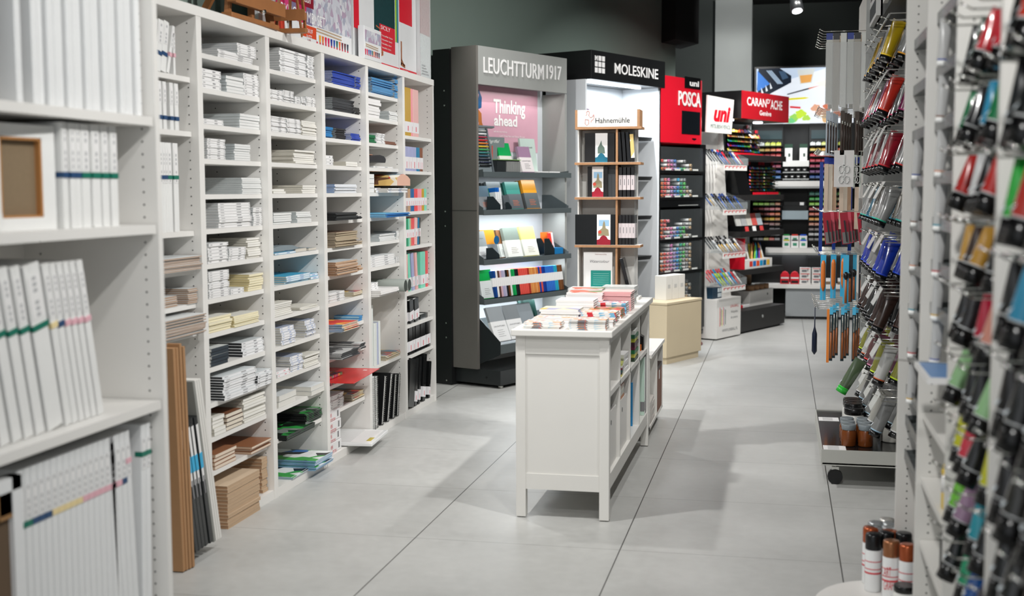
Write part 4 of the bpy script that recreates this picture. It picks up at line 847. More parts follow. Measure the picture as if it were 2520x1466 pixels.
# fourth tray: row of coloured notebooks
display_book(WS,-.05,-.01,.603,.135,.20,.02,(18,150,70),'green notebook with white info sleeve lying open-faced at the left of the colour row',(206,212,212),.62,back=10,nm='notebook')
cols = [(20,60,120),(24,70,140),(230,230,230),(90,60,50),(206,170,180),(170,165,195),(180,176,200),(30,32,34),(100,60,34),(214,218,214),(20,150,76),(26,160,84),(34,36,38),(28,30,32)]+[(222,84,74)]*5+[(170,50,40)]+[(216,140,80),(220,150,84),(210,130,70),(222,156,96),(206,120,60)]+[(24,60,150),(206,84,70),(26,60,150),(20,56,140)]+[(50,110,200)]*5+[(40,160,190)]*2+[(110,70,40),(120,76,44),(100,62,36)]
W_ = (.95-.085)/len(cols)
cname = lambda c: 'black' if max(c) < 60 else 'white' if min(c) > 205 else 'cyan' if c == (40,160,190) else 'blue' if c[2] > c[0]+40 else 'green' if c[1] > c[0]+30 else 'red' if c[0] > 160 and c[1] < 100 else 'orange' if c[0] > 200 and c[2] < 110 else 'brown' if c[0] < 130 else 'lilac'
rowc = {}
for k, c in enumerate(cols):
    q = cname(c); rowc[q] = rowc.get(q, 0)+1
    x = .085+k*W_
    key = ('rb',)+c
    if key not in MATS:
        a = MB().box(0,0,0,W_*.92,.13,.185,0).box(-.0003,-.001,.075,W_*.92+.0003,.10,.135,1); MATS[key] = a.mesh('notebook', [C(*c,.3), PAPER])
    o = link('notebook', MATS[key], WS.at(x,-.012,.604), (Matrix.Rotation(WS.r, 3, 'Z') @ Matrix.Rotation(-rad(4), 3, 'X') @ Matrix.Rotation(rad(-6), 3, 'Y')).to_euler())
    props(o, '%s notebook in the colour row on the fourth tray, %s %s one from the left' % (q, ORD[rowc[q]-1], q), 'notebook', 'colour row of notebooks on the fourth tray')
# bottom tray
for k, (x, c) in enumerate(((-.05,(150,156,160)),(.13,(130,136,140)))):
    display_book(WS, x, -.13, .33 if 0 else .315, .17, .25, .02, c, 'large silver-wrapped notebook with big white sleeve, %s on the bottom tray' % ('left','second')[k], (226,227,227), .58, back=22, sleeve_txt='LEUCHTTURM', tcol=(120,122,124), rough=.15)
display_book(WS, .33, -.10, .32, .17, .24, .02, (140,148,154), 'silver-wrapped notebook without sleeve on the bottom tray', None, back=22, rough=.15)
for k in range(3): display_book(WS, .46+k*.03, .02, .39, .14, .17, .012, (24,50,46), 'dark green wrapped notebook fanned behind, %s on the bottom tray' % ORD[k], (200,206,206), .2, back=14)
# --- black stand with lit canopy
t = thing('notebook_stand', 'black-topped notebook stand with lit white interior and notebook logo', 'display stand', WS, (1.18,0,0))
part(t, 'canopy', MB().box(0,-.10,2.17,1.118,.40,2.385), M('black_canopy_panel', (24,25,26), .32, var=.05), bevel=.002)
lettering(t, 'MOLESKINE', .325, 2.235, .67, .078, PAPER, y=-.101, bold=.008, depth=.004)
for i in range(3):
    for j in range(3):
        if i == 0 and j == 0: continue
        part(t, 'logo_tile', MB().box(.045+j*.05,-.104,2.31-i*.045,.085+j*.05,-.1005,2.348-i*.045), PAPER, bevel=.008)
lettering(t, 'M', .045, 2.312, .038, .034, PAPER, y=-.101, bold=.05, depth=.003)
WBK = M('lit_white_panel', (222,226,230), .4, var=.02)
part(t, 'back_panel', MB().box(0,.28,.10,1.08,.30,2.17), WBK); part(t, 'side_panel', MB().box(1.075,-.06,.10,1.10,.30,2.17), WBK); part(t, 'side_panel', MB().box(-.02,-.06,.10,0,.30,2.17), WBK)
part(t, 'outer_post', MB().box(1.10,-.06,0,1.117,.32,2.17), BLACKM)
part(t, 'led_strip', MB().box(.08,.02,2.158,.93,.04,2.1695), LED); ledlight(WS, 1.18+.5, .03, 2.15, .85, .04, 20)
part(t, 'plinth', MB().box(-.02,-.1,0,1.1,.3,.10), BLACKM)
MZ = [1.77,1.45,1.13,.80,.45]
for z in MZ: part(t, 'shelf', MB().prism([(.05,z-.03),(1.03,z-.03),(1.06,z),(.02,z)], -.02, .28, 'y'), BLACKM)
part(t, 'shelf_back', MB().box(.02,.26,1.49,.18,.278,1.60), C(150,140,126,.6))
display_book(WS, 1.235,.12,1.771,.16,.25,.02,(176,190,190),'pale grey journal with ring picture on the top black shelf',None,txt='Journal',back=6)
u = thing('journal_ring_box','small white box with coloured spines on the top black shelf','box',WS,(1.34,.16,1.771)); part(u,'box',MB().box(0,0,0,.25,.1,.21),PAPER); part(u,'strip',MB().box(.0,-.001,.19,.06,0,.209,0).box(.06,-.001,.19,.14,0,.209,1).box(.14,-.001,.19,.22,0,.209,2),[C(60,150,200,.4),C(226,200,60,.4),C(60,50,60,.4)])
display_book(WS,1.20,.02,1.451,.14,.19,.025,(176,126,86),'kraft brown journal with lime green band on the second black shelf',(176,206,60),.3)
for k in range(3): display_book(WS,1.20+k*.045,.03,1.131,.04,.17,.12,(22,28,40),'dark notebook with lime green edge, %s on the third black shelf' % ORD[k],(170,200,50),.55,back=3)
for k, c in enumerate(((206,40,90),(30,90,60),(40,150,190))): display_book(WS,1.20+k*.045,.03,.801,.038,.22,.12,(20,22,26),'dark journal with %s stripe on the fourth black shelf' % ('magenta','green','cyan')[k],c,.7,back=3)
# --- pale wooden chest with white boxes
t = thing('wooden_chest', 'pale birch chest in front of the black-topped stand', 'chest', WS, (1.60,-.52,0))
BIR = M('pale_birch', (206,190,160), .5, var=.04, vs=6)
part(t, 'body', MB().box(0,0,.05,.57,.31,.455), BIR, bevel=.004); part(t, 'lid', MB().box(-.003,-.003,.457,.573,.313,.478), BIR, bevel=.004); part(t, 'plinth', MB().box(.02,.01,0,.54,.30,.05), BIR)
for k in range(3):
    u = thing('paper_box', 'white paper box, %s on the birch chest' % ('leftmost','middle','rightmost')[k], 'box', WS, (1.80+k*.105,-.40,.478)); part(u, 'box', MB().box(0,0,0,.1,.10,.19), WHITE2, bevel=.002); part(u, 'label', MB().box(.03,-.001,.09,.07,0,.12), C(190,190,188,.5))
# --- red marker tower
t = thing('marker_tower', 'tall black marker cabinet with red header and curved corner', 'display stand', WS, (2.302,-.05,.0))
def rounded(x0, x1, y0, y1, r, n=8):
    return [(x0,y0)]+[(x1-r+r*sin(pi/2*i/n), y0+r-r*cos(pi/2*i/n)) for i in range(n+1)]+[(x1,y1),(x0,y1)]
part(t, 'header', MB().prism(rounded(0,.86,0,.45,.16), 1.735, 2.285, 'z'), RED)
part(t, 'header_badge', MB().box(.42,-.006,2.205,.70,.0,2.30), BLACK); lettering(t, 'uni', .50, 2.228, .17, .045, PAPER, y=-.007, bold=.04, depth=.002)
lettering(t, 'POSCA', .31, 2.055, .40, .12, PAPER, y=-.002, bold=.02, depth=.004)
part(t, 'screen', MB().box(.375,-.004,1.815,.70,0,2.01), C(18,22,26,.12)); part(t, 'slot', MB().prism([(.56,1.775),(.60,1.765),(.64,1.775),(.63,1.783),(.57,1.783)], -.003, 0, 'y'), BLACK)
part(t, 'frame_post', MB().box(-.005,0,.12,.02,.45,1.735).box(.76,.02,.12,.86,.45,1.735), BLACK)
part(t, 'back_panel', MB().box(.02,.40,.12,.80,.45,1.735), BLACKM)
ZC = [(1.50,1.70),(1.275,1.465),(.925,1.175),(.645,.905),(.36,.63),(.125,.34)]
for k, (a, b) in enumerate(ZC):
    part(t, 'shelf', MB().box(.02,.0,a-.022,.78,.42,a), BLACK); part(t, 'door_panel', MB().box(.02,.004,a,.775,.0055,b), DOOR, 'clear flap door')
    for q in range(4): part(t, 'price_tag', MB().box(.10+q*.16,-.002,a+.004,.20+q*.16,.0,a+.018), C(206,208,204,.4))
part(t, 'drawer_slot', MB().box(.02,0,1.195,.78,.03,1.25), BLACK); part(t, 'handle', MB().box(.33,-.003,1.205,.68,0,1.212), GREY)
part(t, 'turntable', MB().prism(rounded(.0,.88,-.04,.44,.2), .075, .105, 'z'), BLACK); part(t, 'base', MB().cyl((.42,.22,.01),(.42,.22,.075),.30,n=28), BLACK); part(t, 'foot_plate', MB().cyl((.42,.22,0),(.42,.22,.01),.37,n=36), C(110,60,60,.4)); part(t,'red_block',MB().box(.74,.1,.01,.86,.3,.075),RED)
PAL = [(214,196,60),(226,210,90),(214,110,50),(222,70,60),(232,120,110),(240,150,160),(210,120,170),(170,150,200),(60,120,190),(60,170,210),(40,150,120),(90,190,90),(150,150,150),(200,170,130),(210,210,200)]
rown = ['top','second','third','fourth','fifth','lowest']
for k, (a, b) in enumerate(ZC):
    nr = (3,5,5,7,6,2)[k]; nc = 12
    for r_ in range(nr):
        for c_ in range(nc):
            if k == 5 and c_ < 3: continue
            if random.random() < (.12 if r_ < nr-2 else .45): continue
            if k == 2 and r_ > 2 and 4 < c_ < 9: continue
            ci = min(len(PAL)-1, int(c_*len(PAL)/nc)); col = PAL[(ci+(1 if (r_+k) % 3 == 2 else 0)) % len(PAL)]; key = ('mk',)+col
            if key not in MATS:
                mb = MB().cyl((0,0,0),(0,.018,0),.0125,.0125,10,0).cyl((0,.018,0),(0,.10,0),.0115,.0115,8,1); mb.cyl((0,-.001,0),(0,.0,0),.007,.007,8,2); MATS[key] = mb.mesh('paint_marker', [C(*col,.3), C(225,225,222,.4), C(40,40,42,.4)])
            o = link('paint_marker', MATS[key], WS.at(2.30+.055+c_*.056, .01, a+.018+r_*.0335), (0,0,WS.r)); props(o, 'paint marker lying in the %s compartment of the red-topped tower, %s column' % (rown[k], ORD[c_]), 'marker', 'markers in the %s compartment, %s column' % (rown[k], ORD[c_]))
[ledlight(WS, 2.30+.4, -.02, b-.004, .6, .03, .5) for a, b in ZC]; 
# --- white pen rack
t = thing('pen_rack', 'white pen rack with red-lettered tilted sign and clear trays', 'display stand', WS, (3.183,-.142,0))
part(t, 'base_box', MB().box(0,0,.012,.484,.36,.365), WHITE, bevel=.002)
lettering(t, 'UNI-BALL', .27, .275, .17, .025, C(196,60,60,.4), y=-.001); lettering(t, 'Wszystko', .28, .225, .14, .022, C(120,122,124,.5), y=-.001); lettering(t, 'do pisania', .28, .175, .14, .022, C(120,122,124,.5), y=-.001)
lettering(t, 'WWW.UNIBALL.PL', .11, .065, .31, .026, C(110,112,114,.5), y=-.001)
for k, c in enumerate(((206,60,50),(40,40,40),(220,210,60),(200,90,120),(150,156,160),(30,70,60))): part(t, 'pen_print', MB().box(.06+k*.022,-.0012,.12+.01*(k % 2),.068+k*.022,0,.29-.012*(k % 3)), C(*c,.4))
part(t, 'back_board', MB().prism([(.34,.365),(.36,.365),(.26,1.86),(.24,1.86)], .0, .484, 'x'), WHITE); part(t, 'side_wing', MB().prism([(.10,.365),(.35,.365),(.26,1.86),(.20,1.86)], .0, .006, 'x').prism([(.10,.365),(.35,.365),(.26,1.86),(.20,1.86)], .478, .484, 'x'), WHITE)
sg = [(-.04,1.845),(.455,1.845),(.50,2.155),(-.02,2.17)]
part(t, 'sign_board', MB().prism(sg, .10, .112, 'y'), WHITE); lettering(t, 'uni', .10, 1.955, .33, .13, RED, y=.099, bold=.05, shear=.25); lettering(t, 'MITSUBISHI PENCIL', .04, 1.885, .39, .035, C(30,90,80,.4), y=.099, shear=.2)
def pen_mesh(c, cc):
    key = ('pen',)+c+cc
    if key not in MATS: MATS[key] = MB().cyl((0,0,0),(0,0,.085),.0065,.0065,8,0).cyl((0,0,.085),(0,0,.135),.008,.007,8,1).box(-.002,-.011,.095,.002,-.007,.133,1).mesh('pen', [C(*c,.3), C(*cc,.25)])
    return MATS[key]
PC = [((40,44,50),(20,22,24)),((190,30,50),(190,30,50)),((30,80,160),(24,60,130)),((206,208,210),(190,192,194)),((190,150,60),(30,30,32)),((40,140,200),(50,160,215)),((206,50,60),(216,70,80)),((150,190,50),(160,200,60)),((210,212,210),(225,226,224))]
for k, (z, pool) in enumerate(((1.56,(0,1,2,0,3)),(1.165,(0,2,0,4,2,3)),(.78,(3,0,4,3,8,0)),(.48,(5,6,7,5,8,6)))):
    part(t, 'clear_tray', MB().box(-.01,-.05,z,.494,-.046,z+.06).box(-.01,-.05,z-.002,.494,.16,z+.001).prism([(-.05,z),(-.05,z+.06),(.16,z+.15),(.16,z)], -.012, -.009, 'x').prism([(-.05,z),(-.05,z+.06),(.16,z+.15),(.16,z)], .493, .497, 'x').box(-.01,.06,z+.001,.494,.063,z+.10), CLEAR, 'clear acrylic tray')
    part(t, 'price_rail', MB().box(.0,-.056,z-.05,.46,-.051,z-.004), WHITE)
    pr = MB()
    for q in range(6): pr.box(.02+q*.073,-.0575,z-.03,.035+q*.073,-.0562,z-.012).box(.02+q*.073,-.0575,z-.016,.08+q*.073,-.0562,z-.010)
    part(t, 'rail_print', pr, C(206,80,80,.4))
    for lay in range(2):
        for q in range(9):
            c, cc = PC[pool[(q*2+lay) % len(pool)]] if random.random() < .8 else PC[pool[q % len(pool)]]
            o = link('pen', pen_mesh(c, cc), WS.at(3.183+.03+q*.052, -.142-.025+lay*.10, z+.006+lay*.025), (Matrix.Rotation(WS.r, 3, 'Z') @ Matrix.Rotation(-rad(35), 3, 'X') @ Matrix.Rotation(rad(-14), 3, 'Y')).to_euler())
            props(o, 'capped pen, %s row, %s from left, %s clear tray of the pen rack' % (('front','rear')[lay], ORD[q], ('top','second','third','lowest')[k]), 'pen', 'pens in the clear trays')
u = thing('pen_carton','dark blue and white pen carton on the pen rack base','box',WS,(3.22,-.08,.366)); part(u,'box',MB().box(0,0,0,.18,.12,.10),C(34,60,80,.4)); part(u,'label',MB().box(.10,-.001,.01,.175,0,.045).box(.10,-.001,.055,.175,0,.09),C(200,210,214,.4))
# --- red and black pencil stand
t = thing('pencil_stand', 'black pencil stand with wide deep red header board', 'display stand', WS, (3.715,-.107,0))
part(t, 'header', MB().box(0,0,1.99,1.035,.008,2.242), M('deep_red_panel', (176,22,34), .4, var=.04)); part(t, 'canopy', MB().box(0,.008,1.99,1.035,.46,2.242), BLACKM)
lettering(t, 'CARAN', .10, 2.115, .42, .075, PAPER, y=-.001, bold=.02); lettering(t, "D'", .53, 2.15, .075, .045, PAPER, y=-.001, bold=.02); lettering(t, 'ACHE', .61, 2.105, .27, .085, PAPER, y=-.001, bold=.02); lettering(t, 'Genève', .37, 2.035, .26, .045, PAPER, y=-.001, bold=.02)
for xx in (.10,.72):
    part(t, 'canopy_spot', MB().cyl((xx,.18,1.978),(xx,.18,1.992),.045,n=18), LED); ledlight(WS, 3.715+xx, .07, 1.975, .08, .08, 3.2)
BLK2 = M('charcoal_laminate', (38,37,37), .5, var=.12, vs=30)
part(t, 'side_panel', MB().box(0,.18,.2,.03,.46,1.99), BLACKM); part(t, 'back_panel', MB().box(.03,.43,.2,1.0,.46,1.99), BLACKM)
for z, xr in ((1.66,.99),(1.29,.95),(.95,.965),(.595,.975)): part(t, 'shelf', MB().box(.0,.0,z-.05,xr,.44,z), BLK2)
part(t, 'drawer', MB().box(.02,.0,.02,1.01,.44,.21), BLK2); part(t, 'drawer_lock', MB().cyl((.50,.0,.13),(.50,-.004,.13),.016,n=12), GREY)
part(t, 'plinth', MB().box(.04,.03,0,.97,.44,.02), BLACKM)
def pencil_display(x, y, z, w_, h_, nr, pals, label, nx=2):
    u = thing('pencil_display', label, 'pencil display', WS, (x, y, z)); part(u, 'display_back', MB().box(0,.06,0,w_,.07,h_), BLACK)
    part(u, 'red_strip', MB().box(0,-.005,0,w_,.0,.022,0).box(0,.05,h_-.03,.05,.058,h_,0).box(w_-.05,.05,h_-.03,w_,.058,h_,0), RED)
    for r_ in range(nr):
        zz = .035+r_*(h_-.075)/nr; part(u, 'shelf_strip', MB().box(0,.0,zz-.004,w_,.06,zz), BLACK)
        mb = MB(); cols = []
        n = int(w_/.022)
        for i in range(n):
            c = pals[(r_*3+i*len(pals)//n//2+(i % 3 == 0)) % len(pals)]; cols.append(C(*c,.35)); hh = random.uniform(.5,.95)*(h_-.075)/nr
            mb.cyl(((i+.5)*w_/n,.03,zz),((i+.5)*w_/n,.04,zz+hh*.7),.009,.009,6,i).cyl(((i+.5)*w_/n,.04,zz+hh*.7),((i+.5)*w_/n,.042,zz+hh),.009,.002,6,i)
        o = part(u, 'pencil_row', mb, cols); o['kind'] = 'stuff'
    return u
P1 = [(226,226,220),(230,210,60),(226,150,50),(206,40,40),(120,60,160),(30,70,170),(40,150,190),(40,150,80),(120,190,60),(206,90,70),(220,170,100),(150,110,80)]
pencil_display(3.76,.02,1.662,.49,.29,5,P1,'wide rack of coloured pencils under the red header, left one'); pencil_display(4.27,.12,1.662,.38,.26,4,P1[::-1],'rack of coloured pencils under the red header, right one')
P2 = [(226,200,60),(230,120,110),(222,170,100),(226,130,150),(90,100,190),(150,200,220),(90,190,170),(206,60,60),(226,226,216)]
pencil_display(4.06,-.06,1.292,.29,.31,8,P2,'narrow pastel rack with red strip on the second black shelf, left one'); pencil_display(4.37,-.06,1.292,.26,.31,8,[(160,200,70),(60,170,190),(140,180,90),(206,150,100),(130,90,70),(180,180,176),(220,216,206)],'narrow pastel rack with red strip on the second black shelf, right one')
u = thing('info_screen','black slanted info screen on the second black shelf','screen',WS,(3.73,-.08,1.292)); part(u,'housing',MB().prism([(0,0),(.16,0),(.16,.05),(.10,.24),(.06,.24)],0,.26,'x'),BLACK); part(u,'screen',MB().box(.03,0,0,.23,.003,.15),C(12,14,18,.1),loc=(0,.015,.05),rot=(-rad(14),0,0))
u = thing('booklet_display','black tray of pencil booklets with colour fan on the third black shelf','booklet display',WS,(3.80,-.07,.952)); part(u,'tray',MB().box(0,0,0,.62,.14,.05),BLACK)
for k in range(5): lean_box(u,'booklet',.02+k*.115,.05,.045,.105,.19 if k < 3 else .12,.012,(C(190,190,186,.4),C(170,172,172,.4),C(200,196,186,.4),C(206,90,84,.4),C(180,190,196,.4))[k],16)
for k in range(3): lean_box(u,'label',.08+k*.16,-.012,.0,.07,.045,.004,C(206,70,70,.4) if k != 1 else PAPER,14)
u = thing('pencil_box_display','white and red display box full of coloured pencils on the fourth black shelf','display box',WS,(3.85,-.09,.597)); part(u,'tray',MB().box(0,0,0,.60,.16,.085),WHITE); part(u,'back_card',MB().box(0,.15,0,.36,.155,.29),WHITE); part(u,'red_edge',MB().box(-.006,.0,0,-.001,.16,.29),RED)
for k, c in enumerate(((206,60,50),(40,110,180),(226,80,40),(30,150,200),(20,100,140),(226,180,60))): part(u,'tray_print',MB().box(.10+k*.075,-.001,.02,.165+k*.075,0,.07),C(*c,.4))
for k in range(14):
    c = P1[(k*5) % len(P1)]; part(u,'pencil',MB().cyl((0,0,0),(0,0,.16),.010,n=6).cyl((0,0,.16),(0,0,.19),.010,.002,6),C(*c,.35),loc=(.20+k*.027,.05+.05*(k % 2),.05),rot=(-rad(8),rad(random.uniform(-24,24)),0))
for k, c in enumerate(((206,190,60),(220,110,90),(206,70,60),(196,60,70))): part(u,'pencil_print',MB().prism([(.07+k*.05,.17),(.085+k*.05,.17),(.085+k*.05,.25),(.0775+k*.05,.28),(.07+k*.05,.25)],.1485,.1499,'y'),C(*c,.4))
u = thing('white_storage_box','white box with hand hole and cardboard tube rings on the black drawer','box',WS,(4.22,.03,.212)); part(u,'box',MB().box(0,0,0,.53,.28,.15),WHITE,bevel=.002); part(u,'hand_hole',MB().cyl((.40,-.001,.10),(.40,0,.10),.012,n=10),BLACK)
for k, (x, h_) in enumerate(((.05,.36),(.28,.36))):
    o = link('cardboard_tube', MB().cyl((0,0,0),(0,0,h_-.13),.055,n=20).mesh('cardboard_tube', C(176,142,110,.7)), WS.at(4.24+x,.22,.3625)); props(o,'tall brown cardboard tube, %s one in the white box' % ('left','right')[k],'tube','cardboard tubes')
for k in range(4):
    o = link('cardboard_tube', MB().cyl((0,0,0),(0,0,.05),.045,n=20,mc=1).mesh('cardboard_tube', [C(166,126,92,.7), C(226,224,220,.5)]), WS.at(4.32+.11*k,.08,.3625)); props(o,'short brown tub with white lid, %s from the left on the white box' % ORD[k],'tub','short tubs')
for k in range(3):
    u = thing('paper_bag','white and red paper packs on the black drawer, %s from left' % ORD[k],'paper pack',WS,(3.76+k*.15,.02,.212)); part(u,'pack',MB().box(0,0,0,.14,.3,.03+.01*(k == 0)),(WHITE,RED,PAPER)[k],bevel=.004)
# ============================================================ far wall: black cabinets, light box
BW = Frame(0, 13.0, 0)
t = thing('pencil_cabinet', 'black back-wall cabinet with colour bins, left of centre', 'cabinet', BW, (-.30,0,0), group='black back-wall cabinets'); part(t,'carcass',MB().box(0,.18,.36,.31,.5,2.02),BLACKM); part(t,'name_panel',MB().box(.02,.17,1.86,.30,.18,1.95),C(40,60,64,.4))
t2 = thing('pencil_cabinet', 'black back-wall cabinet with colour bins, right one', 'cabinet', BW, (.275,0,0), group='black back-wall cabinets'); part(t2,'carcass',MB().box(0,.18,.36,.45,.5,2.02),BLACKM); part(t2,'name_panel',MB().box(.02,.17,1.86,.30,.18,1.95),C(40,60,64,.4))
t3 = thing('display_cabinet', 'black middle shelf cabinet between the colour bins', 'cabinet', BW, (.012,0,0)); part(t3,'carcass',MB().box(0,.3,.36,.262,.5,2.02),BLACKM)
for z, m_ in ((1.635,WHITE),(1.52,GREY),(1.45,GREY)): part(t3,'shelf',MB().box(0,.06,z-(.06 if m_ is WHITE else .012),.262,.3,z),m_)
part(t3,'shelf',MB().box(0,.05,1.03,.262,.3,1.12),C(150,164,170,.3))
t = thing('long_shelf','long white shelf under the upper colour bins on the far wall','shelf',BW,(-.30,-.02,1.35)); part(t,'board',MB().box(0,0,.02,1.1,.2,.075),WHITE); part(t,'edge_strip',MB().box(0,-.002,0,1.1,.2,.018),GREY)
ZR = [1.79-.056*i for i in range(8)]; RC = [[(215,216,210),(206,210,120),(200,206,80),(190,200,70)],[(206,176,80),(222,160,60),(226,130,70),(226,110,90)],[(216,50,60),(222,60,70),(226,80,80),(220,70,70)],[(200,50,70),(190,40,70),(206,60,90),(200,60,80)],[(180,60,90),(196,80,110),(170,70,110),(180,80,100)],[(110,60,110),(90,70,140),(70,80,150),(60,80,150)],[(40,80,150),(50,110,170),(60,130,190),(70,120,180)],[(40,140,170),(60,160,180),(60,150,160),(50,140,140)]]
RC2 = [[(90,170,150),(80,180,140),(80,170,120),(130,180,90)],[(50,150,60),(90,120,70),(110,120,80),(130,130,90)],[(130,190,70),(140,180,80),(120,130,80),(180,120,90)],[(170,80,80),(180,110,120),(206,120,130),(206,130,120)],[(206,110,90),(216,120,120),(222,120,100),(214,120,80)],[(210,150,70),(216,170,60),(220,180,60),(206,140,80)],[(190,130,110),(160,110,100),(150,110,110),(140,110,100)],[(110,100,100),(120,120,124),(130,126,130),(110,110,112)],[(190,190,190),(170,172,176),(160,160,162),(150,150,152)],[(120,120,120),(190,180,110),(200,110,100),(140,140,142)]]
def bin_mesh(c):
    key = ('bin',)+c
    if key not in MATS:
        mb = MB().box(0,0,0,.049,.10,.024,0).box(.004,-.001,.004,.045,0,.016,1)
        for i in range(5): mb.cyl((.006+i*.009,.03+.01*(i % 2),.0),(.006+i*.009,.04,.032+.008*((i*7) % 3)/2),.0035,.003,5,0)
        MATS[key] = mb.mesh('pencil_bin', [C(*c,.4), C(*[min(255,int(v*.6+80)) for v in c],.5)])
    return MATS[key]
for side, x0, nc in (('left',-.285,5),('right',.285,6)):
    for bi, (zs, rc) in enumerate(((ZR,RC),([1.28-.052*i for i in range(10)],RC2))):
        for r_, z in enumerate(zs):
            for c_ in range(nc):
                o = link('pencil_bin', bin_mesh(rc[r_][(c_*4//nc) % 4]), BW.at(x0+c_*.0565,.075,z)); props(o, 'bin of coloured pencils, %s row, %s column, %s part of the %s back-wall cabinet' % (ORD[r_],ORD[c_],('upper','lower')[bi],side), 'pencil bin', 'pencil bins on the far wall')
            part(t if 0 else (bpy.data.objects['pencil_cabinet'] if side == 'left' else t2), 'shelf', MB().box(0,.06,z-.008,.31 if side == 'left' else .36,.2,z-.001), BLACKM)
for k in range(2):
    u = thing('grinder_box','white box with small cup picture on white middle shelf, %s' % ('left','right')[k],'box',BW,(.03+k*.15,.10,1.6355)); part(u,'box',MB().box(0,0,0,.075,.08,.13,0).box(-.002,.002,.13,.077,.08,.17,1),[WHITE,C(30,60,44,.4)]); part(u,'cup_print',MB().box(.035,-.001,.04,.055,0,.075),C(50,70,60,.5))
for r_, z in enumerate((1.53,1.46,1.40)):
    for k in range(4):
        u = link('tin', MB().box(0,0,0,.05,.08,.04,0).box(.015,-.001,.015,.035,0,.026,1).mesh('tin',[BLACK,PAPER]), BW.at(.02+k*.062,.09,1.5215 if r_ == 0 else 1.4515 if r_ == 1 else 1.426)); props(u,'small black tin with white mark, %s row, %s from left, middle of the far wall' % (('top','second','third')[r_],ORD[k]),'tin','small black tins')
u = thing('black_case','black case stack with white labels above the steel shelf, far wall','case',BW,(.02,.10,1.121)); part(u,'case',MB().box(0,0,0,.24,.15,.05).box(.01,0,.052,.23,.15,.09),BLACK); part(u,'label',MB().box(.17,-.001,.055,.21,0,.085),PAPER)
for k, c in enumerate(((206,200,60),(60,60,60),(30,80,190),(40,140,70),(206,60,50),(30,80,190))):
    u = thing('paint_set','boxed paint set with coloured handles, %s from left on the white far shelf' % ORD[k],'paint set',BW,(.02+(k % 3)*.085,.0+.1*(k//3),.7385+.05*(k//3))); part(u,'box',MB().box(0,0,0,.078,.09,.07),PAPER); part(u,'handle',MB().box(.01,.01,.07,.07,.03,.085),C(*c,.3)); part(u,'print',MB().box(.02,-.001,.02,.06,0,.05),C(60,140,110,.4))
t = thing('long_shelf','long white shelf with steel underside, middle of the far wall','shelf',BW,(-.15,-.08,.68)); part(t,'board',MB().box(0,0,.01,1.0,.24,.057),WHITE); part(t,'edge_strip',MB().box(0,.003,-.01,1.0,.02,.009),GREY)
t = thing('wall_backing','dark teal backing panel behind the far counter','panel',BW,(-.4,.45,0)); part(t,'panel',MB().box(0,0,.3,1.5,.02,.69),C(20,56,60,.5))
t = thing('counter','grey base counter with white top at the far wall','counter',BW,(.06,-.02,0)); part(t,'worktop',MB().box(-.35,-.02,.32,1.0,.45,.36),WHITE,bevel=.003); part(t,'base_panel',MB().box(.0,.01,.03,1.0,.4,.32),C(150,154,156,.5)); part(t,'plinth',MB().box(.01,.03,0,1.0,.4,.03),BLACKM)
ledlight(BW, .3, .2, .67, .9, .1, 3)
ledlight(BW, .1, -.05, 1.99, .8, .05, 3.5)
for i in range(2):
    for r_ in range(3):
        u = link('eraser_box', MB().box(0,0,0,.11,.09,.055,0).box(.02,-.001,.012,.07,0,.035,1).box(.01,-.001,.045,.10,0,.053,2).box(.075,-.001,.02,.085,0,.045,1).mesh('eraser_box',[WHITE,C(110,112,116,.4),C(206,50,50,.4)]), BW.at(.20+i*.122,.05,.3605+r_*.0565)); props(u,'white and red box, %s column, %s from the bottom, on the far counter' % (('left','right')[i],ORD[r_]),'box','stacked boxes on the far counter')
for k in range(2):
    u = thing('red_dispenser','red pen dispenser with rounded top on the far counter, %s one' % ('left','right')[k],'dispenser',BW,(.005+k*.10,.05,.3605)); part(u,'body',MB().prism([(0,0),(.09,0),(.09,.09),(.07,.12),(.045,.13),(.02,.12),(0,.09)],0,.08,'y'),RED,bevel=.002); part(u,'label_strip',MB().box(.005,-.001,.055,.085,0,.07),PAPER); part(u,'slot',MB().box(.01,-.001,.01,.08,0,.035),BLACK)
for k in range(3):
    u = thing('chalk_box','low box of white chalks on the far counter, %s one' % ('left','middle','right')[k],'box',BW,(.445+k*.14,.05,.3605)); part(u,'box',MB().box(0,0,0,.11,.08,.03),C(120,100,80,.6)); o = part(u,'chalk_row',MB().box(.0,.0,.03,.11,.08,.06),PAPER)
# light box picture
LB = MB
t = thing('light_box', 'glowing picture panel with paintbox, glass and sketches high on the far wall', 'light box', BW, (-.275,.40,2.03))
def lbm(n, c): return M('lb_'+n, c, .5, emit=.95, var=.06, vs=7)
part(t, 'frame', MB().box(-.02,.004,-.02,1.02,.06,.60), BLACK)
part(t, 'picture', MB().box(0,0,0,1.0,.004,.58), lbm('paper',(226,232,240)))
def shp(poly, c, n='picture_shape', d=.001): part(t, n, MB().prism(poly, -d, 0, 'y'), lbm('%d_%d_%d' % c, c))
shp([(0,.36),(.75,.58),(0,.58)],(190,206,226)); shp([(0,.30),(.0,.24),(.36,.43),(.36,.50),(.24,.58),(.02,.58)],(20,30,44),d=.002); shp([(.01,.34),(.14,.42),(.01,.56)],(60,120,200),d=.003)
for k in range(4): shp([(.01+k*.045,.29+k*.025),(.03+k*.045,.30+k*.025),(-.0+k*.045+.005,.36+k*.025)],(226,234,240),d=.004)
for k in range(3): shp([(.10+k*.02,.56),(.115+k*.02,.56),(.235+k*.02,.42),(.22+k*.02,.415)],(150,170,190),d=.004)
